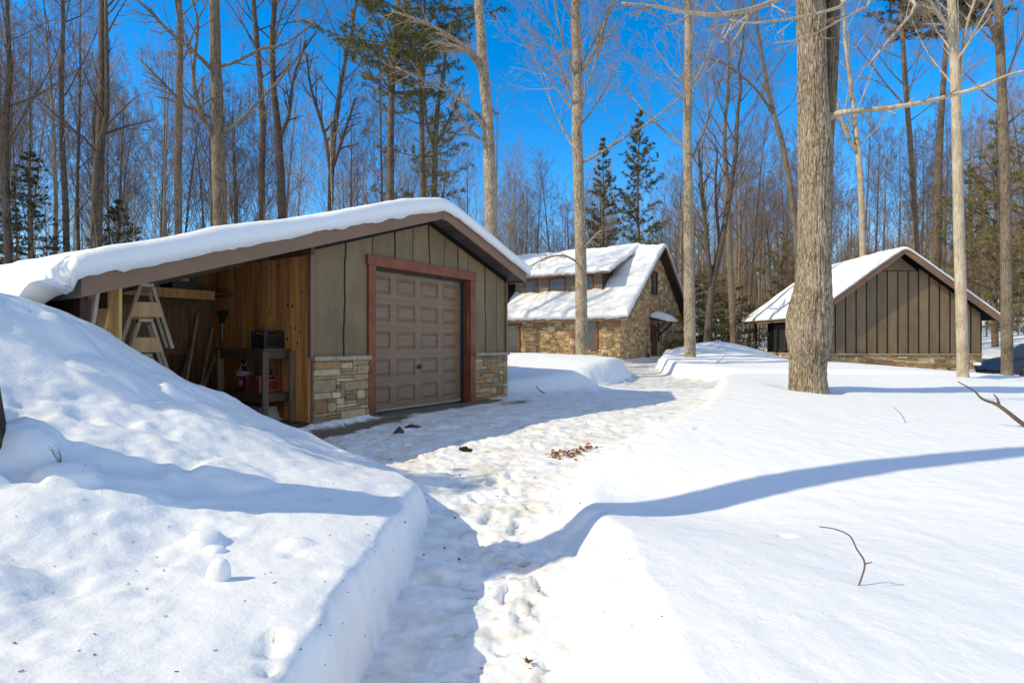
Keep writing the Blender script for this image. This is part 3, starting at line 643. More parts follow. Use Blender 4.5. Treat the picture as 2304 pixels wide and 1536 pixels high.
m_ = MB(); m_.hexa([(-.2, -.3, 0), (.16, -.3, 0), (.16, .22, 0), (-.2, .22, 0), (-.15, -.24, .22), (.12, -.24, .22), (.12, .16, .22), (-.15, .16, .22)], (.42, .40, .35)); m_.build('bin_body', PAINTP, t, bevel=.02)
m_ = MB(); m_.box(-.22, .18, -.32, .24, 0, .03, (.42, .40, .35)); m_.build('rim', PAINTP, t, bevel=.008)
t = gthing('storage_tote', -.75, 1.95, FZ, 'teal blue storage tote with dark lid on the bay floor', 'tote')
m_ = MB(); m_.hexa([(-.33, -.2, 0), (.33, -.2, 0), (.33, .2, 0), (-.33, .2, 0), (-.38, -.24, .33), (.38, -.24, .33), (.38, .24, .33), (-.38, .24, .33)], (.02, .13, .19)); m_.build('tote_body', PAINTP, t, bevel=.02)
m_ = MB(); m_.box(-.4, .4, -.26, .26, .33, .38, (.02, .05, .065)); m_.build('lid', PAINTP, t, bevel=.01)
t = gthing('garden_rake', -.045, 2.18, 1.22, 'small green garden rake head hanging on the plank wall', 'rake')
m_ = MB(); m_.prism([(-.05, .3), (.05, .3), (.17, .52), (-.17, .52)], -.03, -.018, (.03, .07, .035), axis='x')
m_.build('rake_head', PAINTP, t)
m_ = MB(); m_.tube([(-.025, 0, .02), (-.025, 0, .31)], .012, 8, (.45, .42, .36)); m_.build('handle', PAINTP, t)
# crates on the loft shelf
for i, (x, s_, h_) in enumerate(((-1.95, .5, .24), (-1.35, .42, .26), (-.78, .36, .28))):
    t = gthing('storage_box', x, 2.2, 2.001, ['long black box at the left end of the loft shelf', 'black box with round hole in the middle of the loft shelf', 'black box with white mark at right end of the loft shelf'][i], 'box')
    h_ = min(h_, rz_(x-s_/2)-2.02-.01)
    m_ = MB(); m_.box(-s_/2, s_/2, -.2, .2, 0, h_, (.022, .022, .022), b=.006)
    m_.build('box_body', PAINTP, t)
    m_ = MB(); m_.box(-.06, .06, -.206, -.2005, h_*.55, h_*.7, (.004, .004, .004) if i < 2 else (.35, .35, .33)); m_.build('grip', PAINTP, t)
# sawhorses, stacked end-on
def sawhorse():
    t = empty('sawhorse'); w_ = (.42, .34, .25)
    m_ = MB(); m_.box(-.07, .07, 0, .9, .71, .75, (.6, .52, .40), b=.006); m_.build('top_rail', LUMBER, t)
    for yy_ in (.03, .87):
        for sg in (-1, 1):
            m_ = MB(); a = Vector((sg*.062, yy_, .705)); b_ = Vector((sg*.255, yy_, 0)); m_.beam(a, b_, .09, .036, w_, up=(1, 0, 0)); m_.build('leg', LUMBER, t)
        o = -.024 if yy_ < .5 else .024
        m_ = MB(); m_.prism([(-.165, .36), (.165, .36), (.118, .53), (-.118, .53)], yy_+o*2.0-.009, yy_+o*2.0+.009, (.62, .38, .20)); m_.build('gusset', LUMBER, t)
    return t
sh = sawhorse(); tops = [1.886, 1.481, 1.076, .78]
labs = ['weathered sawhorse on top of the stack, cut by the roof edge', 'weathered sawhorse second from the top of the stack in the bay', 'weathered sawhorse third from top, half behind the snow bank', 'weathered sawhorse at the bottom of the stack behind the snow bank']
for i, z in enumerate(tops):
    o = sh if i == 0 else copy_tree(sh)
    o.location = gl_(-2.22, .02+.02*i, z-.75); o.rotation_euler.z = GA+R(-22); tag(o, labs[i], 'sawhorse', 'sawhorses stacked in the bay')
# loose lumber (name, base, top in garage coords, width, thick, colour, label)
def lum(name, a, b_, w_, th, c, label, up=(0, 1, 0)):
    t = MB(); A = gl_(*a); B = gl_(*b_); t.beam((0, 0, 0), B-A, w_, th, c, up=up); o = t.build(name, LUMBER); o.location = A
    tag(o, label, 'lumber', None); return o
def ray(px, py, s=None, tt=None):
    """point in garage coords where the pixel ray meets plane y=tt or x=s"""
    d = Vector(((px-1152)/F, 1, (HY-py)/F)); O = Vector((0, 0, CZ))
    if tt is not None: k = (G0+V*tt-O).dot(V)/d.dot(V)
    else: k = (G0+U*s-O).dot(U)/d.dot(U)
    q = O+d*k-G0; return (q.dot(U), q.dot(V), q.z)
def lean(px0, py0, px1, py1, t0, t1, w_, th, c, name, label, ext=True):
    b_ = Vector(ray(px1, py1, tt=t1)); a = Vector(ray(px0, py0, tt=t0))
    if ext and a.z > .1:
        k = (b_.z-.04)/(b_.z-a.z); a = b_+(a-b_)*k
    return lum(name, a, b_, w_, th, c, label)
lean(258, 795, 259, 640, -.02, 0.02, .125, .045, (.85, .53, .20), 'lumber_post', 'bright yellow lumber post standing at the front of the bay')
lean(214, 780, 236, 696, .02, .10, .125, .05, (.85, .55, .20), 'short_plank', 'short yellow sawn plank leaning left of the tall yellow post')
lean(196, 770, 213, 655, -.03, .0, .085, .05, (.62, .53, .45), 'grey_plank', 'pale grey plank leaning at the left front of the bay')
lean(236, 770, 234, 640, .3, .3, .10, .05, (.20, .12, .07), 'brown_plank', 'dark brown plank standing behind the short yellow plank')
lean(420, 858, 446, 706, 2.2, 2.50, .035, .02, (.68, .48, .28), 'thin_strip', 'longest thin wood strip leaning on the back wall')
lean(416, 830, 434, 760, 2.3, 2.55, .035, .02, (.30, .22, .13), 'thin_strip', 'thin wood strip tucked just left behind the longest strip')
lean(455, 861, 479, 737, 2.15, 2.52, .035, .02, (.62, .44, .25), 'thin_strip', 'middle thin wood strip leaning near the back corner')
lean(462, 861, 486, 797, 1.95, 2.4, .045, .02, (.62, .44, .25), 'thin_strip', 'short thick wood strip leaning lowest at the back corner')
# ------------------------------------------------------------------ generic window
def window(parent, x0, x1, z0, z1, y, axis='y', fw=.09, out=-1, frame=TRIM, name='window', mull=0):
    """in plane y (facing out*-) or plane x"""
    def bx(m, a0, a1, d0, d1, b0, b1):
        d0, d1 = sorted((d0, d1))
        if axis == 'y': m.box(a0, a1, d0, d1, b0, b1)
        else: m.box(d0, d1, a0, a1, b0, b1)
    g = MB(); bx(g, x0+.002, x1-.002, y+out*.03, y+out*.05, z0+.002, z1-.002); go = g.build('window', GLASS, parent)
    f = MB()
    bx(f, x0-fw, x1+fw, y, y+out*.10, z1, z1+fw*1.3); bx(f, x0-fw, x1+fw, y, y+out*.12, z0-fw*.9, z0)
    bx(f, x0-fw, x0, y, y+out*.095, z0, z1); bx(f, x1, x1+fw, y, y+out*.095, z0, z1)
    if mull: bx(f, (x0+x1)/2-.02, (x0+x1)/2+.02, y+out*.051, y+out*.08, z0, z1)
    if mull > 1: bx(f, x0, x1, y+out*.051, y+out*.08, (z0+z1)/2-.02, (z0+z1)/2+.02)
    f.build('window_frame', frame, go); return go
# ------------------------------------------------------------------ HOUSE
H0 = Vector((6.3, 33, .1))
hs_ = empty('stone_house', H0, GA, 'fieldstone house with steep snowy gable and long shed dormer', 'house')
HZ = -.1    # local z offset
def hz(z): return z+HZ
EW, HR, HP = 12.5, 6.25, .75; HE = 2.95
def hr(x): return HE+HP*(HR-np.abs(x-HR)) if not isinstance(x, (int, float)) else HE+HP*(HR-abs(x-HR))
s = MB(); s.prism([(0, -.3), (EW, -.3), (EW, hr(EW)-.1), (HR, hr(HR)-.12), (0, hr(0)-.1)], .0, 12.0); s.build('wall', MORTAR, hs_)
s = MB()
def gin(a, z): return z < hr(a-.0)-.12 and not (5.1 < a < 6.35 and z < 2.28) and not (5.15 < a < 6.25 and 4.3 < z < 5.85)
stone_face(s, EW, 7.6, lambda a, z, d: (a, -d, z-.1), 31, .12, .062, inside=gin, pal=[tuple(q*1.15 for q in c) for c in PAL], big=.05, dep=.05, wmax=5)
stone_face(s, 8.4, 2.9, lambda a, z, d: (-d, a, z-.1), 32, .11, .055, inside=lambda a, z: not (1.45 < a < 2.6 and .75 < z < 2.65) and not (6.75 < a < 8.1), big=.08, dep=.05, wmax=5)
s.build('stone_facing', STONE, hs_)
# roof slab
s = MB()
for x0, x1 in ((-.5, HR), (HR, EW+.5)):
    s.prism([(x0, hr(x0)-.16), (x1, hr(x1)-.16), (x1, hr(x1)+.05), (x0, hr(x0)+.05)], -.6, 12.4)
s.build('roof', BROWNW, hs_)
s = MB()
for x0, x1 in ((-.54, HR-.001), (HR+.001, EW+.54)):
    s.prism([(x0, hr(x0)-.20), (x1, hr(x1)-.20), (x1, hr(x1)+.07), (x0, hr(x0)+.07)], -.65, -.602)
s.box(-.55, -.502, -.6, 12.4, hr(-.5)-.2, hr(-.5)+.04)
s.build('fascia', FASCIA, hs_)
s = MB(); s.prism([(HR-1.0, hr(HR-1.0)-.17), (HR, hr(HR)-.17), (HR+1.0, hr(HR+1.0)-.17)], -.06, -.01); s.build('gable_panel', SIDE2, hs_)
def mbase(X, Y):
    a = np.sqrt((X-HR)**2+.1); return HE+HP*(HR-a+.1)+.05
snow_patch('snow_cover', hs_, mbase, -.62, EW+.6, -.68, 12.5, .26, 90, 90, 51, r=.35, rag=.12, amp=1.0)
# dormer
DQ = 1.5; D0, D1 = 1.79, 8.2
def dr_(x): return 5.5+.402*(x-1.0)
s = MB()
s.prism([(DQ, 3.6), (HR-.2, 6.4), (HR-.2, dr_(HR-.2)-.1), (DQ, dr_(DQ)-.08)], D0+.02, 12.0)
s.build('dormer_wall', MORTAR, hs_)
s = MB(); rg = random.Random(77); z = 3.85
while z < 5.62:
    y = D0; 
    while y < D1:
        wd = rg.uniform(.13, .22); f = rg.uniform(.8, 1.15); y2 = min(y+wd, D1)
        cy, cz_ = (y+y2)/2, z+.08
        if not any(a-.02 < cy < b_+.02 and 4.45 < cz_ < 5.35 for a, b_ in ((2.5, 3.55), (4.44, 5.52), (6.5, 7.4))):
            s.hexa([(DQ-.035, y+.004, z), (DQ-.035, y2-.004, z), (DQ, y2-.004, z), (DQ, y+.004, z), (DQ-.012, y+.004, z+.185), (DQ-.012, y2-.004, z+.185), (DQ, y2-.004, z+.185), (DQ, y+.004, z+.185)], (f, f, f))
        y = y2
    z += .18
s.build('shingles', SHINGLE, hs_)
s = MB(); s.prism([(DQ-.05, 3.7), (HR-.3, 7.25), (HR-.3, dr_(HR-.3)-.1), (DQ-.05, dr_(DQ)-.06)], D0-.03, D0+.018); s.build('dormer_cheek', BROWNW, hs_)
# forward bay at the far end
s = MB(); s.box(.55, DQ, D1+.05, 12, 3.0, 5.4); s.build('dormer_bay', SHINGLE, hs_)
s = MB(); s.box(.53, DQ+.0, D1+.0, D1+.048, 3.4, 5.4); s.build('bay_side', SIDE2, hs_)
s = MB(); s.prism([(.95, dr_(.95)-.09), (HR, dr_(HR)-.09), (HR, dr_(HR)+.06), (.95, dr_(.95)+.06)], D0-.65, 12.3); s.build('dormer_roof', BROWNW, hs_)
s = MB(); s.box(.90, .948, D0-.68, 12.3, dr_(.95)-.16, dr_(.95)+.06); s.prism([(.95, dr_(.95)-.16), (HR-.2, dr_(HR-.2)-.16), (HR-.2, dr_(HR-.2)+.06), (.95, dr_(.95)+.06)], D0-.70, D0-.652); s.build('dormer_fascia', FASCIA, hs_)
snow_patch('snow_cover', hs_, lambda X, Y: 5.5+.402*(np.minimum(X, HR+.2)-1.0)+.06-np.clip(X-HR, 0, 9)*.5, .84, HR+.9, D0-.72, 12.4, .22, 50, 80, 54, r=.4, rag=.14, amp=.9)
for a, b_ in ((2.5, 3.55), (4.44, 5.52), (6.5, 7.4)): window(hs_, a, b_, 4.5, 5.2, DQ-.01, 'x', .09, -1)
window(hs_, 1.5, 2.5, .8, 2.5, -.03, 'x', .09, -1, TRIM, mull=0)
window(hs_, 5.25, 6.15, 4.4, 5.75, -.03, 'y', .08, -1, BROWNW)
# entry door on long side
s = MB(); s.box(-.12, -.02, 6.85, 7.0, 0, 2.2); s.box(-.12, -.02, 7.85, 8.0, 0, 2.2); s.box(-.14, -.02, 6.8, 8.2, 2.2, 2.45)
e1 = s.build('entry_frame', TRIM, hs_); s = MB(); s.box(-.09, -.03, 7.002, 7.848, .1, 2.198); s.build('glass_door', GLASS, hs_)
# gable door with awning
s = MB(); s.box(5.2, 6.3, -.05, -.004, 0, 2.25); s.build('side_door', M('brown_door', (.10, .045, .02), .5, .2, 3, bump=.1), hs_)
aw = MB(); aw.hexa([(4.85, -1.15, 2.42), (6.65, -1.15, 2.42), (6.65, -.06, 2.62), (4.85, -.06, 2.62), (4.85, -1.15, 2.54), (6.65, -1.15, 2.54), (6.65, -.06, 2.82), (4.85, -.06, 2.82)]); 
awo = aw.build('awning', BROWNW, hs_)
for x in (5.0, 6.5):
    s = MB(); s.beam((x, -.08, 1.55), (x, -1.0, 2.42), .09, .11); s.beam((x, -.09, 1.2), (x, -.09, 2.42), .09, .09); s.build('bracket', BROWNW, awo)
snow_patch('awning_snow', awo, lambda X, Y: 2.54+(Y+1.15)*.257, 4.75, 6.75, -1.3, -.05, .42, 14, 10, 61, r=.55, rag=.05, curve=1.7)
# trellis leaning on the lit wall, shovel etc by door
tr = empty('garden_trellis', H0+U*(-.14)+V*6.0+Vector((0, 0, .1)), GA, 'thin wooden trellis on the sunlit stone wall of the house', 'trellis')
s = MB()
for k in range(5): s.box(0, .02, -.4+k*.2-.01, -.4+k*.2+.01, .3, 1.95)
for k in range(6): s.box(-.02, -.0, -.45, .45, .75+k*.22, .775+k*.22)
s.build('lattice', LUMBER, tr).data.materials[0] = M('trellis_wood', (.42, .33, .22), .8, bump=0)
def hthing(nm, px, Y, top, bot, r, label, cat, c):
    A = P(px, bot, Y); B = P(px-1, top, Y+.1); m_ = MB(); m_.tube([(0, 0, 0), tuple(B-A)], r, 6, c)
    m_.box(-.12, .12, -.02, .02, -.02, .25, c) if 'shovel' in nm else None
    o = m_.build(nm, PAINTP); o.location = A; tag(o, label, cat); return o
hthing('snow_shovel', 1458, 36.0, 770, 803, .02, 'black snow shovel leaning against the stone gable by the side door', 'shovel', (.02, .02, .02))
ub = empty('utility_meter', H0+U*12.2+V*(-.16)+Vector((0, 0, 1.3)), GA, 'grey blue utility meter box on the stone gable near its far corner', 'meter')
s = MB(); s.box(-.16, .16, 0, .12, -.3, .3, (.25, .33, .36), b=.02); s.build('meter_box', PAINTP, ub); s = MB(); s.tube([(0, .06, -.3), (0, .06, -1.3)], .04, 8, (.3, .34, .36)); s.build('conduit', PAINTP, ub); s = MB(); s.tube([(0, .06, .3), (0, .06, .6)], .03, 8, (.3, .34, .36)); s.build('conduit', PAINTP, ub)
# ------------------------------------------------------------------ CABIN (right)
C0 = Vector((20.6, 30.4, 0))
cbn = empty('board_cabin', C0, 0, 'brown board and batten cabin with fieldstone base and snowy gable roof', 'cabin')
CP = .725; CK = 6.03
def cr_(x): return CK-CP*abs(x)
WX = 4.45
s = MB(); s.prism([(-WX, -.3), (WX, -.3), (WX, cr_(WX)), (0, CK), (-WX, cr_(WX))], 0, 5.6); s.box(-WX+1.1, WX, 5.6, 7.6, -.3, cr_(WX)-.03); s.prism([(-WX, cr_(WX)), (WX, cr_(WX)), (0, CK)], 5.6, 7.6); s.build('wall', SIDE2, cbn)
s = MB(); sb = MB(); rg = random.Random(3); x = -WX
while x < WX-.01:
    x2 = min(x+.556, WX); f = rg.uniform(.88, 1.1); zt = min(cr_(x), cr_(x2))-.04 if abs((x+x2)/2) > .9 else 5.02
    zt0, zt1 = (cr_(x)-.04, cr_(x2)-.04) if abs((x+x2)/2) > .9 else (min(5.02, cr_(x)-.04), min(5.02, cr_(x2)-.04))
    s.prism([(x+.006, .62), (x2-.006, .62), (x2-.006, zt1), (x+.006, zt0)], -.02, -.001, (f, f, f))
    sb.prism([(x2-.028, .62), (x2+.028, .62), (x2+.028, cr_(x2)-.06 if abs(x2) > .9 else 5.02), (x2-.028, cr_(x2)-.06 if abs(x2) > .9 else 5.02)], -.034, -.021); x = x2
s.prism([(-.98, 5.06), (.98, 5.06), (0, CK-.18)], -.045, -.001, (.85, .85, .85))
y = 0.2
s2b = MB()
while y < 5.5: (s2b.box(-WX-.042, -WX-.0, y-.025, y+.025, .62, cr_(WX)-.02) if not 2.9 < y < 4.6 else None); y += .5
s.build('siding', SIDE2, cbn); sb.build('battens', SIDE2, cbn); s2b.build('battens', SIDE2, cbn)
s = MB(); stone_face(s, 2*WX, .9, lambda a, z, d: (a-WX, -.05-d, z-.35), 41, .11, .065, big=.12, dep=.06)
stone_face(s, 5.6, .9, lambda a, z, d: (-WX-.05-d, a, z-.35), 42, .11, .065, big=.1, dep=.06); s.build('stone_base', STONE, cbn)
s = MB(); s.box(-WX-.05, WX, -.05, -.003, -.35, .55); s.box(-WX-.05, -WX-.002, 0, 5.6, -.35, .55); s.build('mortar', MORTAR, cbn)
s = MB(); s.box(-WX-.15, WX+.02, -.15, -.0, .55, .62, b=.01); s.box(-WX-.15, -WX, .002, 5.6, .55, .62, b=.01); s.build('stone_cap', CAP, cbn)
s = MB()
for x0, x1 in ((-4.95, 0), (0, 4.95)): s.prism([(x0, cr_(x0)-.02), (x1, cr_(x1)-.02), (x1, cr_(x1)+.18), (x0, cr_(x0)+.18)], -.55, 7.95)
s.build('roof', SOFFIT, cbn)
s = MB()
for x0, x1 in ((-5.0, -.001), (.001, 5.0)): s.prism([(x0, cr_(x0)-.16), (x1, cr_(x1)-.16), (x1, cr_(x1)+.2), (x0, cr_(x0)+.2)], -.60, -.552)
s.box(-5.0, -4.952, -.55, 7.95, cr_(4.95)-.05, cr_(4.95)+.19); s.box(4.952, 5.0, -.55, 7.95, cr_(4.95)-.05, cr_(4.95)+.19); s.build('fascia', FASCIA, cbn)
snow_patch('snow_cover', cbn, lambda X, Y: CK+.19-CP*(np.sqrt(X*X+.05)-.08), -5.1, 5.08, -.66, 8.05, .15, 60, 40, 88, r=.22, rag=.05, amp=.4)
window(cbn, 3.05, 4.35, .75, 2.2, -WX-.02, 'x', .07, -1, BROWNW, mull=1)
s = MB(); s.box(-WX, -WX+.14, 7.4, 7.54, -.3, cr_(WX)-.03); s.build('porch_post', BROWNW, cbn)
s = MB(); s.box(-WX+1.05, -WX+1.098, 5.9, 6.8, -.1, 2.1); s.build('porch_door', M('grey_door', (.3, .26, .24), .5, bump=0), cbn)
s = MB(); s.box(-WX-.2, -WX-.03, 5.3, 5.45, 1.55, 1.85, b=.02); s.build('porch_lamp', METAL, cbn).data.materials[0] = M('lamp_verdigris', (.03, .08, .07), .5, bump=0)
# ------------------------------------------------------------------ TREES
def smooth_path(pts, rs, n=4):
    P_ = [pts[0]*2-pts[1]]+list(pts)+[pts[-1]*2-pts[-2]]; o = []; r = []
    for i in range(1, len(P_)-2):
        a, b, c, d = P_[i-1:i+3]
        for k in range(n):
            t = k/n; o.append((b*2+(c-a)*t+(a*2-b*5+c*4-d)*t*t+(b*3-a-c*3+d)*t*t*t)*.5); r.append(rs[i-1]*(1-t)+rs[i]*t)
    return o+[pts[-1]], r+[rs[-1]]
def nrm(v): return v.normalized()
def limb(mb, rg, p, d, L, r, up=.10, wig=.12, n=6, rend=.3):
    pts = [p.copy()]; rs = [r]; d = d.copy(); st = L/n
    for i in range(n):
        d = nrm(d+Vector((rg.uniform(-1, 1), rg.uniform(-1, 1), rg.uniform(-1, 1)))*wig+Vector((0, 0, up)))
        p = p+d*st; pts.append(p.copy()); rs.append(max(.0035, r*(1-(1-rend)*(i+1)/n)))
    mb.tube(pts, rs, 8 if r > .07 else (5 if r > .022 else 3), caps=False)
    return pts, rs
def side(d, rg, a0, a1, flat=0):
    ax_ = Vector((rg.uniform(-1, 1), rg.uniform(-1, 1), rg.uniform(-1, 1))).cross(d)
    if ax_.length < 1e-4: ax_ = Vector((1, 0, 0))
    ax_.normalize(); return Matrix.Rotation(R(rg.uniform(a0, a1)), 3, ax_) @ d
def ramify(mb, rg, pts, rs, L, lvl, maxl, nch, up=.08, minr=.0045):
    if lvl > maxl: return
    n = len(pts)-1; k = nch[lvl] if lvl < len(nch) else 3; k = max(1, int(k*rg.uniform(.75, 1.3)))
    for j in range(k):
        t = (.22+.78*(j+rg.random())/k)*n; i = min(int(t), n-1); f = t-i
        p = pts[i].lerp(pts[i+1], f); d = nrm(pts[i+1]-pts[i]); r = rs[i]*(1-f)+rs[i+1]*f
        dd = side(d, rg, 22, 55); l2 = L*rg.uniform(.34, .62)*(1.15-.55*t/n)
        r2 = max(minr, r*rg.uniform(.42, .62))
        q, qs = limb(mb, rg, p, dd, l2, r2, up, .15, 4 if lvl < maxl else 3, .35)
        ramify(mb, rg, q, qs, l2, lvl+1, maxl, nch, up, minr)
class Router:
    def __init__(s, tm, cm, lim=.02): s.tm = tm; s.cm = cm; s.lim = lim
    def tube(s, pts, rad, k=8, c=(1, 1, 1), caps=True):
        r = rad[0] if hasattr(rad, '__len__') else rad
        (s.tm if r > s.lim else s.cm).tube(pts, rad, k, c, caps)
def bare_tree(seed, H, r0, cs, spread=.42, nprim=20, nch=(0, 6, 5, 4), maxl=3, trunkm=BK_GREY, twigm=TWIG, wander=.02, fork=False, pts=None, rads=None, name='bare_tree', limbs=(), up=.10, ang=(28, 55), minr=.0045, ksides=12, reach=1.):
    """returns empty > trunk, crown"""
    rg = random.Random(seed); t = empty(name); tm = MB(); cm_ = MB(); cm = Router(tm, cm_)
    if pts is None:
        n = 12; pts = [Vector((0, 0, -.3))]; rads = [r0*1.25]; off = Vector((0, 0, 0)); dr = Vector((rg.uniform(-1, 1), rg.uniform(-1, 1), 0))*wander
        for i in range(1, n+1):
            z = H*i/n; dr += Vector((rg.uniform(-1, 1), rg.uniform(-1, 1), 0))*wander*.7; off += dr*H/n
            pts.append(Vector((off.x, off.y, z))); rads.append(r0*(1-i/n)**.75*.97+.012)
        rads[1] = r0*.97
    else:
        H = pts[-1].z-pts[0].z
    tm.tube(pts, rads, ksides)
    z0 = pts[0].z; n = len(pts)-1
    def at(z):
        for i in range(n):
            if pts[i+1].z >= z:
                f = (z-pts[i].z)/(pts[i+1].z-pts[i].z+1e-9); return pts[i].lerp(pts[i+1], f), rads[i]*(1-f)+rads[i+1]*f
        return pts[-1].copy(), rads[-1]
    for k in range(nprim):
        u = (k+rg.random())/nprim; z = z0+H*(cs+(1-cs)*u**.9*.98); p, r = at(z)
        a = k*2.4+rg.uniform(-.6, .6); th = R(rg.uniform(*ang)); d = Vector((math.cos(a)*math.sin(th), math.sin(a)*math.sin(th), math.cos(th)))
        L = H*spread*(1.05-u*.75)*rg.uniform(.65, 1.15)*reach; rr = min(r*rg.uniform(.22, .42), .012+L*.009)
        q, qs = limb(cm, rg, p, d, L, rr, up, .10, 6, .22); ramify(cm, rg, q, qs, L, 1, maxl, nch, up*.6, minr)
    for lp, lr in limbs:
        lp, lr = smooth_path(lp, lr, 3); cm.tube(lp, lr, 8); L = sum((lp[i+1]-lp[i]).length for i in range(len(lp)-1)); ramify(cm, rg, lp, lr, L*.55, 1, maxl, (0, 12, 5, 4), .02, minr)
    tm.build('trunk', trunkm, t, True); cm_.build('crown', twigm, t, True); return t
def needle_clumps(rg, pts, n, ln, wd, up=.35):
    V_ = []; 
    for p in pts:
        for _ in range(n):
            d = Vector((rg.gauss(0, 1), rg.gauss(0, 1), rg.gauss(0, 1)+up)); d.normalize(); L = ln*rg.uniform(.6, 1.2)
            s_ = d.cross(Vector((rg.uniform(-1, 1), rg.uniform(-1, 1), rg.uniform(-1, 1)))); s_.normalize(); s_ *= wd
            V_ += [p-s_, p+s_, p+d*L]
    return V_
def conifer(seed, H, r0, cs, spread, per=7, step=.55, ln=.2, wd=.016, ncl=12, needle=NEEDLE, shape='pine', name='pine_tree', dense=1., droop=-.02, miss=.15, bend=0):
    rg = random.Random(seed); t = empty(name); tm = MB()
    pts = [Vector((bend*(z/H)**1.5+.1*math.sin(z*.4+seed), .05*math.cos(z*.5), z)) for z in np.linspace(-.3, H, 14)]
    rads = [r0*max(0, 1-max(0, p.z)/H)**.8+.015 for p in pts]; tm.tube(pts, rads, 10)
    cm = MB(); cl = []; z = cs*H
    while z < H-.15:
        u = (z-cs*H)/(H*(1-cs)); f = z/H*13
        i = min(12, int((z+.3)/(H+.3)*13)); p = pts[i].lerp(pts[i+1], (z-pts[i].z)/(pts[i+1].z-pts[i].z))
        if shape == 'pine': L0 = spread*(.55+.45*math.sin(u*3.0+.3))*(1-u**3*.8)
        else: L0 = spread*(1-u)**.8+.15
        for k in range(per):
            if rg.random() < miss: continue
            a = rg.uniform(0, 2*math.pi); el = rg.uniform(-.05, .35) if shape == 'pine' else rg.uniform(-.25, .1)
            el += u*.5; d = Vector((math.cos(a)*math.cos(el), math.sin(a)*math.cos(el), math.sin(el))); L = L0*rg.uniform(.5, 1.15)
            q, qs = limb(cm, rg, p, d, L, .012+L*.009, .05 if shape == 'pine' else droop, .08, 5, .25)
            nn = max(2, int(L*3.2*dense))
            for j in range(nn):
                tt = (.3+.7*(j+rg.random())/nn)*5; ii = min(4, int(tt)); b_ = q[ii].lerp(q[ii+1], tt-ii)
                sd_ = side(nrm(q[ii+1]-q[ii]), rg, 30, 75); sd_.z *= .35; l2 = min(L*.32, .8)*rg.uniform(.5, 1.1)*(1.2-.5*tt/5)
                e = b_+sd_*l2; cm.tube([b_, e], [.008, .004], 3, caps=False)
                for m in range(3): cl.append(b_.lerp(e, .35+.32*m)+Vector((rg.uniform(-.05, .05), rg.uniform(-.05, .05), rg.uniform(-.02, .06))))
            cl.append(q[-1])
        z += step*rg.uniform(.6, 1.3)
    cl.append(pts[-1])
    V_ = needle_clumps(rg, cl, ncl, ln, wd)
    tm.build('trunk', BK_PINE, t, True); cm.build('branches', BK_PINE, t, True)
    mesh_np('foliage', [tuple(v) for v in V_], np.arange(len(V_)), 3, needle, t, smooth=False)
    return t
def put(o, px, Y, rz=0, s=1., label=None, cat='tree', group=None, z=None, sz=None):
    x = (px-1152)/F*Y; o.location = (x, Y, gz(x, Y)-.05 if z is None else z); o.rotation_euler = (o.rotation_euler[0], o.rotation_euler[1], rz)
    o.scale = (s, s, sz or s); tag(o, label, cat, group); return o
# --- hero trunks described by pixel stations at one depth, continued above the frame
def hero(seed, Y, st, top, trunkm, twigm, label, limbs=(), name='bare_tree', nprim=22, cs=.5, reach=.8, spread=.34, ks=14, dy=0., maxl=3, nch=(0, 7, 6, 5), minr=.004, ang=(30, 60), cat='tree', group=None):
    p0 = P(st[0][0], st[0][1], Y); base = Vector((p0.x, p0.y, p0.z)); pts = []; rads = []
    for k, (px, py, r) in enumerate(st): q = P(px, py, Y)-base; pts.append(q); rads.append(r/F*Y*math.cos(math.atan((px-1152)/F)))
    pts = [Vector((pts[0].x, 0, -.45))]+pts; rads = [rads[0]*1.05]+rads
    last = pts[-1]; d = pts[-1]-pts[-2]; d = d/d.z
    hh = top-last.z
    rg = random.Random(seed+1)
    for k in range(1, 6):
        f = k/5; pts.append(last+Vector((d.x*hh*f+rg.uniform(-.15, .15), rg.uniform(-.2, .2)+dy*f, hh*f))); rads.append(rads[len(st)]*(1-f)**.8+.015)
    # densify for smooth
    lm = [([P(*q[:3])-base for q in l], [q[3]/F*q[2] for q in l]) for l in limbs]
    t = bare_tree(seed, 0, 0, cs, spread, nprim, nch, maxl, trunkm, twigm, pts=pts, rads=rads, name=name, limbs=lm, ksides=ks, reach=reach, minr=minr, ang=ang)
    t.location = base; tag(t, label, cat, group); return t
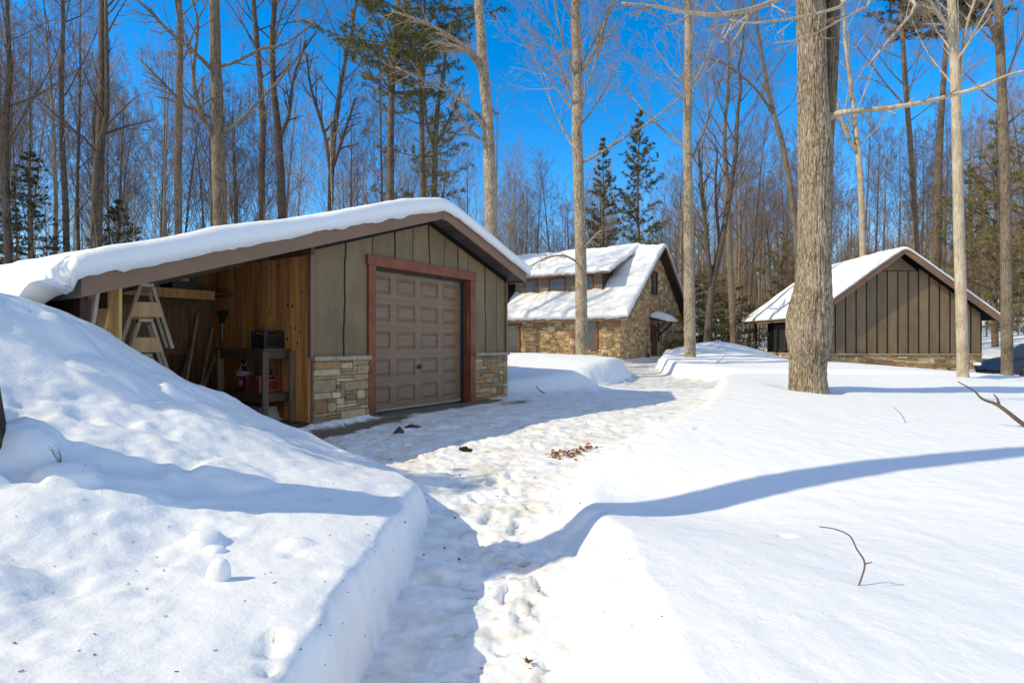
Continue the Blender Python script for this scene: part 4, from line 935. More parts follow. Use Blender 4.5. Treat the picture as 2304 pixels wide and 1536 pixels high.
# big maple: detailed trunk
MY = 11.4
mst = [(1820, 884, 45), (1818, 872, 43), (1817, 850, 41), (1817, 820, 41), (1820, 795, 45), (1820, 770, 49), (1820, 745, 51), (1820, 715, 51), (1823, 690, 48), (1827, 665, 44), (1829, 640, 40), (1830, 600, 37.5), (1831, 540, 36.5), (1832, 460, 36), (1834, 380, 36.5), (1834, 330, 38), (1832, 280, 35), (1829, 230, 33), (1827, 150, 31), (1825, 60, 31), (1824, -20, 31), (1820, -120, 30), (1812, -260, 27)]
def rough_trunk(st, Y, base, k=72, seed=1, sub=5, amp=.022, dens=1.):
    cs_ = []; 
    for i in range(len(st)-1):
        n = max(1, int(abs(st[i][1]-st[i+1][1])/F*Y/.03))
        for j in range(n):
            f = j/n; cs_.append([st[i][q]*(1-f)+st[i+1][q]*f for q in range(3)])
    cs_.append(list(st[-1])); A = np.array(cs_)
    X = (A[:, 0]-1152)/F*Y-base.x; Z = CZ+(HY-A[:, 1])/F*Y-base.z; r = A[:, 2]/F*Y*np.cos(np.arctan((A[:, 0]-1152)/F))
    ker = np.ones(5)/5; r2 = np.convolve(np.pad(r, 2, 'edge'), ker, 'valid'); X = np.convolve(np.pad(X, 2, 'edge'), ker, 'valid')
    th = np.linspace(0, 2*np.pi, k, endpoint=False); T, ZZ = np.meshgrid(th, Z); RR = np.repeat(r2[:, None], k, 1)
    # ridged bark noise, periodic in theta
    def pn(fz, ft, sd):
        a = vn(np.cos(T)*ft+50+ZZ*fz*.13, np.sin(T)*ft*1.0+ZZ*fz+50, sd); return a
    n1 = 1-np.abs(2*pn(2.2*dens, 11*dens, seed)-1); n2 = 1-np.abs(2*pn(6*dens, 24*dens, seed+3)-1); n3 = pn(.9, 1.3, seed+5)-.5
    RR = RR*(1+.06*n3)+amp*(n1-.5)+amp*.6*(n2-.5)
    vs = np.stack([X[:, None]+RR*np.cos(T), RR*np.sin(T), ZZ], -1)
    m = len(Z); I = np.arange(m*k).reshape(m, k); J = np.roll(I, -1, 1)
    q = np.stack([I[:-1], J[:-1], J[1:], I[1:]], -1).reshape(-1, 4); return vs, q
mbse = P(1820, 878, MY)
map_ = empty('maple_tree', mbse, 0, 'largest maple with swollen lower trunk and long low limb beside the driveway', 'tree')
vs, q = rough_trunk(mst, MY, mbse, 150, 3, amp=.034); mesh_np('trunk', vs, q, 4, BK_MAPLE, map_, smooth=True)
st2 = [(1850, 420, 6), (1856, 380, 12), (1864, 340, 16), (1868, 290, 17), (1872, 220, 17), (1877, 130, 17), (1880, 40, 17), (1884, -40, 16), (1892, -200, 14)]
vs, q = rough_trunk(st2, MY, mbse, 64, 9, amp=.016); so_ = mesh_np('stem', vs, q, 4, BK_GREY, map_, smooth=True); so_.location = (0, .12, 0)
rg = random.Random(42); cm_ = MB(); lmb = MB(); cm = Router(lmb, cm_)
def lb(path, nch=(0, 14, 5, 4), up=.02, sc_=.45, mx=3, minr=.0035):
    lp = [P(a, b_, y)-mbse for a, b_, y, r in path]; lr = [r/F*y for a, b_, y, r in path]; lp, lr = smooth_path(lp, lr, 3); cm.tube(lp, lr, 9)
    L = sum((lp[i+1]-lp[i]).length for i in range(len(lp)-1)); ramify(cm, rg, lp, lr, L*sc_, 1, mx, nch, up, minr)
lb([(1862, 266, 11.4, 9), (1885, 256, 11.2, 7), (1925, 250, 11.0, 6), (2000, 243, 10.8, 5.5), (2080, 230, 10.6, 5), (2150, 212, 10.4, 4.5), (2210, 195, 10.2, 4), (2260, 172, 10.0, 3.4), (2304, 160, 9.8, 3), (2400, 140, 9.5, 2)], (0, 11, 3, 2), .03, .16, 2)
lb([(1824, -60, 11.4, 12), (1780, -20, 10.6, 7), (1720, 12, 10.0, 6), (1660, 28, 9.7, 5.5), (1600, 34, 9.4, 5), (1540, 28, 9.2, 4.2), (1470, 14, 9.0, 3.4), (1400, 8, 8.8, 2.5)], (0, 13, 4, 3), -.01, .26)
lb([(1850, -40, 11.4, 8), (1900, 5, 9.5, 3.6), (1840, 30, 9.0, 3), (1760, 45, 8.8, 2.8), (1690, 52, 8.6, 2.2), (1640, 45, 8.5, 1.5)], (0, 9, 3, 3), .0, .22)
lb([(1850, -60, 11.4, 8), (1960, -5, 9.8, 3), (1890, 45, 9.2, 2.4), (1810, 85, 8.9, 2), (1740, 98, 8.8, 1.4)], (0, 8, 3, 2), .0, .2)
lb([(1876, -60, 11.4, 9), (1990, -20, 11, 5), (2060, 10, 10.6, 3.5), (2000, 90, 10.3, 2.4), (1950, 150, 10.2, 1.5)], (0, 8, 4, 3), .0, .25)
for k in range(7):
    a = k*.9+.4; p = Vector((0, 0, 9.2+k*.35)); d = Vector((math.cos(a)*.8, math.sin(a)*.8, .6)).normalized()
    qq, qs = limb(cm, rg, p, d, 4.5, .09, .06, .1, 6, .2); ramify(cm, rg, qq, qs, 4.0, 1, 2, (0, 6, 5), .05, .005)
cm_.build('crown', TWIGL, map_, True); lmb.build('limbs', BK_PALE, map_, True)
# near-left tree whose flared foot shows at the frame edge
nl = P(-142, 905, 3.13)
t = bare_tree(71, 15, .27, .62, .25, 7, (0, 4, 3), 2, BK_DARK, TWIG, wander=.01, name='dark_trunk_tree', ksides=24)
t.location = (nl.x-.02, nl.y, gz(nl.x, nl.y)-.1); t.rotation_euler = (0, R(-6), 0)
m_ = MB(); m_.tube([(0, 0, -.3), (.0, 0, .15), (.0, 0, .5), (0, 0, 1.0)], [.33, .285, .255, .23], 28); m_.build('root_flare', BK_DARK, t, True)
tag(t, 'dark ridged trunk cut off by the left edge beside the snow bank', 'tree')
# low unseen hemlock added beyond the left frame edge to shade the upper bank
t = conifer(229, 4.7, .09, .04, 1.5, 9, .3, .12, .012, 14, NEEDLE_D, 'hemlock', dense=1.3, name='hemlock_tree', miss=.1); t.location = (-7.4, 3.9, gz(-7.4, 3.9)-.05)
tag(t, 'unseen low dense hemlock added left of the bank to shade it', 'hemlock')
# mid trunks
hero(101, 21, [(1309, 812, 14.5), (1309, 795, 14), (1308, 700, 13.5), (1307, 600, 13), (1305, 500, 12.5), (1302, 400, 12), (1298, 300, 12), (1300, 200, 11.5), (1297, 100, 11), (1294, 0, 10)], 17, BK_MAPLE, TWIGL, 'straight tree standing in the snow mound in front of the stone house',
     limbs=[[(1306, 160, 21, 5), (1330, 130, 20.7, 4.2), (1352, 80, 20.5, 3.6), (1368, 30, 20.2, 3.2), (1385, -30, 20, 2.6)], [(1296, 250, 21, 2.5), (1270, 180, 20.5, 2), (1240, 110, 20, 1.6), (1180, 60, 19.5, 1)], [(1312, 560, 21, 3), (1330, 540, 20.4, 2.2), (1350, 520, 20, 1.6), (1390, 500, 19.6, 1)], [(1300, 590, 21, 2.6), (1270, 575, 20.5, 2), (1230, 580, 20, 1.6), (1190, 600, 19.6, 1.1)]], cs=.42, nprim=24, ang=(35, 70), reach=.85)
hero(102, 24.5, [(1553, 812, 14), (1553, 800, 13.5), (1551, 700, 13), (1550, 600, 12), (1549, 500, 11.5), (1548, 400, 10.5), (1546, 300, 10), (1548, 200, 9.5), (1549, 100, 9), (1548, 0, 8)], 19, BK_MAPLE, TWIGL, 'straight tree at the right corner of the stone house gable', cs=.45, nprim=20)
hero(103, 18.5, [(1108, 620, 16), (1107, 560, 15.5), (1104, 450, 14.5), (1101, 350, 14), (1098, 270, 13), (1092, 200, 13), (1086, 140, 12), (1082, 70, 11), (1076, 0, 10)], 17, BK_MAPLE, TWIGL, 'stout pale tree rising behind the garage ridge with leftward limbs',
     limbs=[[(1088, 150, 18.5, 6), (1060, 118, 18.3, 5), (1010, 80, 18, 4), (950, 48, 17.7, 3), (880, 25, 17.4, 2)], [(1094, 190, 18.5, 6), (1070, 140, 18.2, 4), (1030, 105, 18, 3.4), (970, 95, 17.6, 2.6)], [(1098, 310, 18.5, 5), (1070, 260, 18.2, 4), (1020, 215, 18, 3), (950, 180, 17.8, 2.4), (890, 150, 17.5, 1.6)], [(1103, 320, 18.5, 4), (1060, 300, 18.2, 3), (1010, 230, 18, 2)]], cs=.5, nprim=12, name='bare_tree')
# base of the above stands behind the garage on the ground
def root(t, Y):      # carry a hero trunk that starts above ground down to it
    x = t.location.x; z = gz(x, Y); tr_ = [c for c in t.children if c.name.startswith('trunk')][0]
    me = tr_.data; co = np.zeros(len(me.vertices)*3, dtype=np.float32); me.vertices.foreach_get('co', co); co = co.reshape(-1, 3)
    k = co[:, 2] < -.4; co[k, 2] = z-t.location.z-.3; me.vertices.foreach_set('co', co.ravel()); me.update()
    return t
last = [o for o in bpy.data.objects if o.get('label', '').startswith('stout pale tree')][0]; root(last, 18.5)
def hroot(seed, Y, st, top, *a, **k):
    t = hero(seed, Y, st, top, *a, **k); root(t, Y); return t
hroot(104, 20, [(496, 520, 17), (494, 450, 16), (492, 380, 15.5), (490, 300, 15), (488, 200, 14), (485, 150, 13.5), (484, 60, 12.5), (482, 0, 12)], 17, BK_GREY, TWIG, 'thick grey-barked tree behind the left half of the garage roof',
      limbs=[[(487, 330, 20, 6), (470, 290, 19.8, 5), (450, 250, 19.6, 5), (435, 170, 19.5, 4), (445, 60, 19.4, 3), (430, -10, 19.3, 2)], [(484, 165, 20, 5.5), (440, 120, 19.6, 4.4), (390, 80, 19.4, 4), (340, 30, 19.2, 3.2), (290, -20, 19, 2.2)], [(490, 270, 20, 4.5), (420, 240, 19.7, 3.5), (370, 190, 19.5, 3), (310, 130, 19.3, 2)], [(500, 300, 20, 4), (540, 270, 19.7, 3), (600, 210, 19.5, 2.5), (680, 120, 19.2, 1.6)], [(492, 150, 20, 4), (530, 140, 19.8, 3.4), (590, 110, 19.6, 2.8), (640, 100, 19.4, 2.2), (710, 50, 19.2, 1.5)]], cs=.45, nprim=16)
hroot(105, 27, [(218, 560, 12), (220, 450, 12), (225, 330, 11.5), (232, 200, 11), (232, 100, 11), (231, 0, 10)], 24, BK_DARK, TWIG, 'dark straight tree with twin stem behind the left end of the garage roof',
      limbs=[[(210, 560, 27, 7), (214, 440, 26.8, 7), (222, 330, 26.8, 6), (240, 260, 26.7, 5), (240, 100, 26.7, 4), (238, 0, 26.7, 3)]], cs=.45, nprim=22)
hroot(106, 18, [(2167, 848, 14.5), (2166, 830, 14), (2163, 700, 13.5), (2160, 600, 13.5), (2157, 500, 13), (2155, 400, 12.5), (2153, 300, 12), (2150, 200, 11.5), (2146, 100, 11), (2141, 0, 10)], 16, BK_PALE, TWIGL, 'pale smooth-barked tree in the snow in front of the cabin gable',
     limbs=[[(2146, 110, 18, 7), (2130, 60, 17.8, 5), (2110, 30, 17.6, 4), (2080, -20, 17.4, 3)], [(2156, 240, 18, 4), (2162, 150, 18, 3.4), (2175, 60, 18, 3), (2200, -20, 17.8, 2.2)]], cs=.5, nprim=12)
hroot(107, 21, [(2266, 838, 15), (2266, 820, 14.5), (2264, 600, 14), (2263, 450, 13), (2258, 300, 12.5), (2254, 200, 11.5), (2250, 100, 11), (2246, 0, 10)], 18, BK_GREY, TWIGL, 'grey mottled tree at the right end of the cabin',
     limbs=[[(2253, 130, 21, 6), (2238, 80, 20.8, 5), (2225, 40, 20.7, 4), (2215, -10, 20.5, 3)]], cs=.5, nprim=14)
hroot(108, 41, [(1797, 640, 7), (1790, 520, 6.5), (1778, 420, 6.5), (1760, 320, 6), (1742, 260, 5.5), (1725, 190, 5), (1712, 110, 4)], 24, BK_GREY, TWIGL, 'slender tree leaning left out of the cabin roofline', limbs=[[(1742, 260, 41.0, 3.5), (1700, 200, 40.5, 2.6), (1640, 150, 40.0, 2), (1590, 130, 39.5, 1.2)]], cs=.5, nprim=12)
hroot(109, 42, [(1942, 640, 8), (1940, 500, 7.5), (1936, 400, 7), (1930, 330, 7), (1915, 200, 5), (1900, 80, 4)], 24, BK_PALE, TWIGL, 'forked pale tree behind the cabin roof left of its peak', limbs=[[(1932, 350, 42.0, 5), (1900, 290, 41.8, 4), (1880, 220, 41.6, 3), (1862, 160, 41.4, 2)]], cs=.42, nprim=18)
hroot(110, 44, [(2062, 640, 7), (2058, 500, 7), (2050, 350, 7), (2042, 250, 6.5), (2035, 150, 6), (2028, 40, 5)], 28, BK_GREY, TWIGL, 'grey tree rising behind the cabin roof just right of its peak', cs=.42, nprim=20)
hroot(112, 38, [(636, 520, 10), (632, 400, 9.5), (626, 300, 9), (616, 200, 7), (612, 100, 6.5), (618, 0, 6)], 22, BK_DARK, TWIG, 'forked dark tree behind the middle of the garage roof', limbs=[[(624, 320, 38.0, 5), (650, 260, 37.8, 4), (660, 180, 37.7, 3), (690, 90, 37.5, 2)]], cs=.45, nprim=20)
hroot(113, 37, [(590, 520, 8), (588, 400, 8), (592, 280, 7.5), (585, 180, 6.5), (575, 60, 6), (570, 0, 5)], 24, BK_DARK, TWIG, 'dark tree just left of the forked one behind the garage roof', cs=.42, nprim=18)
hroot(114, 30, [(402, 540, 9), (400, 400, 9), (403, 250, 8.5), (405, 120, 7.5), (404, 0, 6.5)], 23, BK_GREY, TWIG, 'slim upright tree left of the thick grey-barked tree', cs=.4, nprim=22)
hroot(115, 40, [(742, 520, 7), (745, 400, 6.5), (752, 300, 6), (765, 200, 5), (780, 120, 4)], 19, BK_DARK, TWIG, 'dark tree with a spray of stems between the thick tree and the pines', limbs=[[(746, 400, 40.0, 5), (730, 300, 39.8, 4), (700, 200, 39.6, 3), (690, 120, 39.4, 2)], [(748, 380, 40.0, 4), (775, 300, 39.8, 3), (800, 220, 39.6, 2)]], cs=.45, nprim=20)
hroot(116, 42, [(976, 500, 7), (978, 400, 6.5), (980, 300, 6), (985, 240, 5), (1000, 150, 4)], 16, BK_DARK, TWIG, 'small forked tree between the pines and the stout pale tree', limbs=[[(978, 330, 42.0, 4), (960, 280, 41.8, 3), (955, 200, 41.6, 2)], [(979, 330, 42.0, 4), (1010, 270, 41.8, 3), (1040, 200, 41.6, 2)]], cs=.5, nprim=12)
hroot(117, 33, [(1590, 780, 9), (1602, 640, 8), (1625, 540, 7), (1640, 450, 6), (1655, 350, 5), (1660, 250, 4)], 20, BK_DARK, TWIG, 'dark V-shaped tree to the right of the house gable', limbs=[[(1600, 650, 33, 6), (1590, 540, 32.8, 5), (1580, 430, 32.6, 4), (1570, 320, 32.4, 3)], [(1620, 560, 33, 4), (1610, 430, 33, 3), (1615, 330, 33, 2)]], cs=.45, nprim=18)
hroot(118, 36, [(1650, 760, 8), (1645, 640, 7.5), (1640, 540, 7), (1638, 440, 6), (1630, 330, 5), (1632, 260, 4)], 20, BK_GREY, TWIG, 'upright grey tree just right of the dark V-shaped tree', cs=.35, nprim=22)
hroot(119, 28, [(20, 700, 10), (18, 560, 9.5), (10, 400, 9), (14, 260, 8), (22, 150, 6.5), (15, 0, 5)], 22, BK_DARK, TWIG, 'dark crooked tree at the far left of the woods', cs=.35, nprim=22)
hroot(120, 30, [(150, 560, 8), (146, 430, 7.5), (140, 330, 7), (138, 200, 6), (142, 60, 5)], 22, BK_DARK, TWIG, 'dark tree between the far left edge and the twin-stemmed tree', cs=.35, nprim=24)
# conifers
pg = 'pines standing in the woods'
t = conifer(201, 20, .22, .56, 4.4, 7, .5, .20, .013, 15, NEEDLE, 'pine', dense=1.35, bend=.9, miss=.12); put(t, 866, 24, 0.2, 1, 'tall full pine with leaning trunk behind the garage ridge', 'pine', pg)
t = conifer(202, 19, .18, .36, 3.4, 6, .6, .19, .013, 13, NEEDLE, 'pine', dense=1.2, bend=.1, miss=.42); put(t, 951, 25, 1.2, 1, 'tall pine with straight trunk beside the leaning pine', 'pine', pg)
t = conifer(203, 22.0, .20, .22, 2.9, 6, .62, .24, .022, 14, NEEDLE, 'pine', dense=1., miss=.15); put(t, 1437, 52, 2.2, 1, 'slim pine with tiered crown in the gap right of the house', 'pine', pg)
t = conifer(204, 19.5, .18, .25, 2.2, 6, .55, .24, .022, 14, NEEDLE, 'pine', dense=1., miss=.15); put(t, 1357, 53, 0.7, 1, 'smaller pointed pine left of the slim tiered pine', 'pine', pg)
t = conifer(205, 31, .36, .76, 5.4, 9, .45, .30, .024, 14, NEEDLE_D, 'pine', dense=1.2, bend=2.0); put(t, 2100, 42, 0.3, 1, 'high pine crown at the top right behind the pale tree', 'pine', pg)
og = 'olive conifers behind the cabin'
for k, (px, Y, H_, sp, lab) in enumerate(((2240, 33, 14.5, 3.6, 'broad olive conifer behind the grey mottled tree'), (2185, 40, 13, 3.2, 'olive conifer seen between the pale tree and the mottled tree'), (2330, 30, 13.5, 3.4, 'olive conifer cut by the right edge'), (1762, 44, 9.6, 2.4, 'small conifer left of the largest maple'))):
    t = conifer(210+k, H_, .17, .12, sp, 7, .62, .24, .016, 10, NEEDLE_Y, 'pine', dense=.85, miss=.38); put(t, px, Y, k, 1, lab, 'conifer', og)
hg = 'dark hemlocks in the woods'
for k, (px, Y, H_, sp, lab) in enumerate(((70, 29, 10.8, 2.3, 'dark rounded hemlock at the far left'), (20, 33, 9, 2.6, 'low dark hemlock at the left edge'), (262, 31, 8.6, 2.8, 'low dark hemlock behind the left garage roof'), (305, 36, 8, 2.4, 'dark hemlock half hidden by trunks left of centre roof'), (1600, 38, 6.2, 3.0, 'green hemlock between the house and the cabin'), (1652, 42, 5.2, 2.8, 'green hemlock left of the cabin porch'), (1557, 46, 6.0, 2.4, 'hemlock just behind the house corner tree'))):
    t = conifer(220+k, H_, .14, .06, sp, 8, .38, .13, .013, 14, NEEDLE_D if k != 4 else NEEDLE, 'hemlock', dense=1.2, name='hemlock_tree', miss=.05); put(t, px, Y, k*1.3, 1, lab, 'hemlock', hg)
# woods: prototypes copied
protos = []
for k in range(7):
    H_ = 19+k % 3*1.5
    protos.append(bare_tree(300+k, H_, .105+.014*(k % 4), .28+.05*(k % 3), .34, 22, (0, 6, 6, 4), 3, [BK_GREY, BK_DARK, BK_MAPLE, BK_GREY][k % 4], [TWIG, TWIG, TWIGL][k % 3], wander=.03, up=.13, ang=(22, 50), minr=.0075))
sap = []
for k in range(4): sap.append(bare_tree(340+k, 7.5+k, .045, .12, .36, 16, (0, 4, 4), 2, [BK_GREY, BK_MAPLE][k % 2], [TWIG, TWIGL][k % 2], wander=.03, up=.1, ang=(25, 55), minr=.005, name='sapling', ksides=6))
rg = random.Random(77); used = set(); hx = []
def zone(n, x0, x1, y0, y1, hs0, hs1, label, group, plist, cat='tree', pw=1.):
    cnt = 0; tries = 0
    while cnt < n and tries < n*30:
        tries += 1; px = rg.uniform(x0, x1); Y = y0+(y1-y0)*rg.random()**pw; x = (px-1152)/F*Y
        if any(math.hypot(x-a, Y-b_) < 1.0 for a, b_ in hx): continue
        if 5 < x < 27 and Y < 44: continue
        hu = (x-6.3)*U.x+(Y-33)*U.y; hv = (x-6.3)*V.x+(Y-33)*V.y
        if -2 < hu < 14.5 and -2.5 < hv < 14: continue
        if cat == 'tree' and -22 < x < 5 and 29 < Y+.314*(6-x) < 43.5: continue
        i = rg.randrange(len(plist)); p = plist[i]; key = p.name
        o = copy_tree(p) if key in used else p; used.add(key)
        hx.append((x, Y)); s_ = rg.uniform(hs0, hs1); put(o, px, Y, rg.uniform(0, 6.28), s_*rg.uniform(.9, 1.05), label, cat, group, sz=s_); cnt += 1
zone(46, -330, 1130, 26, 44, .85, 1.05, 'bare hardwood in the woods behind the garage roof', 'bare trees of the woods behind the garage', protos)
zone(40, -330, 1130, 44, 75, .9, 1.1, 'bare hardwood deep in the woods behind the garage', 'bare trees deep behind the garage', protos)
zone(46, 1100, 1760, 50, 78, .75, .95, 'bare hardwood in the woods behind the stone house', 'bare trees of the woods behind the stone house', protos)
zone(44, 1660, 2450, 44, 75, .9, 1.1, 'bare hardwood in the woods behind the cabin', 'bare trees of the woods behind the cabin', protos)
zone(34, -330, 1130, 24, 50, .8, 1.2, 'thin bare sapling among the trunks behind the garage', 'saplings behind the garage', sap, 'sapling')
zone(48, 1110, 1750, 49, 66, .8, 1.2, 'thin bare sapling among the trunks behind the stone house', 'saplings behind the stone house', sap, 'sapling')
zone(80, 1560, 2420, 44, 66, .7, 1.3, 'thin bare sapling on the brown slope behind the cabin', 'saplings behind the cabin', sap, 'sapling')
SEC = [(220, 'left of the twin-stemmed tree'), (490, 'between the twin-stemmed and thick grey-barked trees'), (866, 'between the thick grey-barked tree and leaning pine'), (1105, 'between the leaning pine and stout pale tree'),
       (1305, 'between the stout pale and snow mound trees'), (1550, 'between the snow mound and gable corner trees'), (1830, 'between the gable corner tree and largest maple'), (2155, 'between the largest maple and pale cabin tree'), (9999, 'right of the pale cabin tree')]
ORD = 'first second third fourth fifth sixth seventh eighth ninth tenth eleventh twelfth thirteenth fourteenth fifteenth sixteenth seventeenth eighteenth nineteenth twentieth'.split()
for cat_, word in (('tree', 'bare background tree'), ('sapling', 'thin sapling')):
    its = [o for o in col.objects if o.parent is None and o.get('category') == cat_ and (o.get('group') or '').startswith(('bare trees', 'saplings'))]
    its = sorted(its, key=lambda o: o.location.x/o.location.y); cnt = {}
    for o in its:
        px = 1152+F*o.location.x/o.location.y
        if px < -5 or px > 2310: continue
        ph = [p for e, p in SEC if px < e][0]; k = cnt.get(ph, 0); cnt[ph] = k+1
        o['group'] = None or o['group']
        if k < 20: o['label'] = f'{ORD[k]} {word} from left {ph}'
        else: o['label'] = f'twenty-{ORD[k-20]} {word} from left {ph}'
# distant woods, one mass
def far_proto(seed):
    rg = random.Random(seed); m_ = MB(); H_ = rg.uniform(15, 20)
    m_.tube([Vector((0, 0, -1)), Vector((rg.uniform(-.3, .3), 0, H_*.5)), Vector((rg.uniform(-.6, .6), 0, H_))], [.16, .12, .02], 4, caps=False)
    for k in range(34):
        z = H_*(.06+.88*k/34); a = rg.uniform(0, 6.28); d = Vector((math.cos(a)*.75, math.sin(a)*.75, .65)); L = H_*.26*(1.1-.6*k/34)
        q, qs = limb(m_, rg, Vector((0, 0, z)), d, L, .03, .08, .1, 3, .3)
        for j in range(7):
            t_ = rg.uniform(.2, 1)*3; i = min(2, int(t_)); b_ = q[i].lerp(q[i+1], t_-i); e = side(nrm(q[i+1]-q[i]), rg, 25, 60); l2 = L*rg.uniform(.25, .5)
            m_.tube([b_, b_+e*l2*.5, b_+e*l2+Vector((0, 0, .1))], [.014, .011, .008], 3, caps=False)
    return np.array(m_.v), np.array([f for f in m_.f if len(f) == 4])
fps = [far_proto(400+k) for k in range(4)]
av = []; af = []; n0 = 0; rg = random.Random(9)
for k in range(720):
    v, f = fps[k % 4]; a = rg.uniform(0, 6.28); s_ = rg.uniform(.7, 1.1)
    px = rg.uniform(-500, 2700); Y = rg.uniform(76, 118) if k < 480 else rg.uniform(60, 80); x = (px-1152)/F*Y
    if k >= 480: px = rg.uniform(1450, 2500); x = (px-1152)/F*Y; s_ *= .6
    c, s__ = math.cos(a)*s_, math.sin(a)*s_; vv = np.stack([v[:, 0]*c-v[:, 1]*s__+x, v[:, 0]*s__+v[:, 1]*c+Y, v[:, 2]*s_+gz(x, Y)], -1)
    av.append(vv); af.append(f+n0); n0 += len(v)
fw = mesh_np('distant_woods', np.vstack(av), np.vstack(af), 4, M('far_twigs', (.23, .165, .11), .9, .3, .05, bump=0), smooth=False)
tag(fw, 'mass of bare brown woods filling the distance behind the buildings', 'woods', kind='stuff')
# ------------------------------------------------------------------ small things in the snow
def on(x, y, dz=0): return Vector((x, y, gz(x, y)+dz))
def stick(name, path, label, cat='twig', mat=TWIG, sides=(), k=5):
    base = path[0][0]; m_ = MB(); sp_, sr_ = smooth_path([p-base for p, r in path], [r for p, r in path]); m_.tube(sp_, sr_, k)
    for sp in sides: m_.tube([p-base for p, r in sp], [r for p, r in sp], k)
    o = m_.build(name, mat, None, True); o.location = base; return tag(o, label, cat)
def pp(px, py, Y, r): return (P(px, py, Y), r/F*Y)
def hit(px, py, lo=1.2, hi=60):
    Y = lo; 
    while Y < hi:
        q = P(px, py, Y)
        if q.z <= gz(q.x, q.y): return Y
        Y *= 1.006
    return hi
Yt = hit(1932, 1318); Yb = hit(1960, 1262)
stick('reddish_twig', [pp(1932, 1319, Yt, 2), pp(1946, 1268, Yt*1.02, 2), pp(1928, 1235, Yt*1.0, 1.8), pp(1912, 1205, Yt*.99, 1.6), pp(1880, 1190, Yt*.98, 1.4), pp(1844, 1184, Yt*.97, 1.2)], 'arched reddish twig poking out of the right foreground snow', sides=[[pp(1946, 1268, Yt*1.02, 1.5), pp(1962, 1264, Yt*1.02, 1)]])
Yr = hit(2320, 962)
stick('fallen_branch', [pp(2345, 975, Yr, 6), pp(2300, 952, Yr, 5), pp(2265, 925, Yr, 4.5), pp(2240, 908, Yr*1.0, 4), pp(2210, 897, Yr*1.0, 2.6), pp(2190, 878, Yr, 1.8), pp(2155, 858, Yr, 1.3)], 'knobbly brown branch sticking up at the right edge of the snow', 'branch',
      sides=[[pp(2249, 913, Yr, 3), pp(2244, 896, Yr, 2.2), pp(2236, 887, Yr, 1.6)], [pp(2240, 910, Yr, 3), pp(2233, 903, Yr, 2.2)], [pp(2281, 938, Yr, 2), pp(2280, 932, Yr, 1.3)]])
Y1 = hit(1228, 886)
stick('curved_twig', [pp(1228, 886, Y1, 1.3), pp(1212, 876, Y1, 1.2), pp(1207, 868, Y1, 1)], 'short dark curved twig on the snow right of the garage corner')
Y1 = hit(2038, 952)
stick('fine_twig', [pp(2038, 952, Y1, .8), pp(2028, 932, Y1, .7), pp(2010, 915, Y1, .6)], 'very fine twig in the snow below the cabin')
Y1 = hit(2132, 832)
stick('dry_weed', [pp(2133, 833, Y1, 1), pp(2130, 815, Y1, .9), pp(2122, 790, Y1, .8), pp(2126, 786, Y1, .7), pp(2131, 792, Y1, .6)], 'pale dry weed stalk in front of the cabin stone base', 'weed', TWIGL, [[pp(2130, 820, Y1, .8), pp(2131, 800, Y1, .7), pp(2129, 786, Y1, .6)]])
Y1 = hit(1605, 818)
stick('fallen_twig', [pp(1606, 819, Y1, 1), pp(1618, 812, Y1, .9), pp(1632, 800, Y1, .7)], 'small pale fallen twig on the snow beyond the lane', 'twig', TWIGL, [[pp(1614, 816, Y1, .8), pp(1628, 820, Y1, .6)]])
for k, (px, py, pt) in enumerate(((1527, 802, 780), (1722, 806, 782))):
    Y1 = min(hit(px, py), 30); m_ = MB(); hgt = (py-pt)/F*Y1; m_.tube([(0, 0, -.2), (0, 0, hgt)], .022, 6, (.55, .36, .33)); o = m_.build('marker_stake', PAINTP); o.location = P(px, py, Y1)
    tag(o, ['pink marker stake on the mound beside the house corner tree', 'pink marker stake in the snow before the cabin porch'][k], 'stake', None)
    m_ = MB(); m_.box(-.05, .0, -.01, .01, hgt*.4, hgt*.55, (.6, .25, .25)); m_.build('flag', PAINTP, o)
# dead leaves pile
def leaves(name, spots, label, seed, size=.05):
    rg = random.Random(seed); V_ = []; Fc = []
    for px, py in spots:
        Y1 = hit(px, py); q = P(px, py, Y1); z = gz(q.x, q.y)+rg.uniform(.004, .05)
        a = rg.uniform(0, 6.28); s_ = size*rg.uniform(.6, 1.2); tl = Vector((rg.uniform(-.7, .7), rg.uniform(-.7, .7), 1)).normalized()
        e1 = tl.cross(Vector((math.cos(a), math.sin(a), 0))).normalized(); e2 = tl.cross(e1); c = Vector((q.x, q.y, z)); n = len(V_)
        shp = [(0, -1), (.35, -.45), (.8, -.5), (.55, 0), (.75, .5), (.25, .45), (0, 1), (-.25, .45), (-.75, .5), (-.55, 0), (-.8, -.5), (-.35, -.45)]
        V_ += [c+tl*.012*0]+[c+(e1*u+e2*v)*s_*.5+tl*s_*.18*(u*u) for u, v in shp]
        Fc += [(n, n+1+j, n+1+(j+1) % 12) for j in range(12)]
    o = mesh_np(name, [tuple(v) for v in V_], Fc, 3, LEAF, smooth=False); return tag(o, label, 'leaves', kind='stuff')
rg = random.Random(6); sp = []
for _ in range(120):
    t_ = rg.random(); g_ = .75 if rg.random() < .86 else 2.2; sp.append((1240+t_*92+rg.gauss(0, 8)*g_, 1030-6*math.sin(t_*3.1)+(-(t_-.6)*55 if t_ > .6 else 0)+rg.gauss(0, 3.2*(1.3-t_))*g_))
leaves('leaf_litter', sp, 'scatter of orange brown dead leaves at the foot of the right bank', 6, .055)
sp = [(rg.uniform(700, 1350), rg.uniform(930, 1100)) for _ in range(26)]+[(rg.uniform(900, 1350), rg.uniform(1100, 1500)) for _ in range(14)]
leaves('loose_leaves', sp, 'few loose brown leaf scraps spread over the trodden snow', 8, .03)
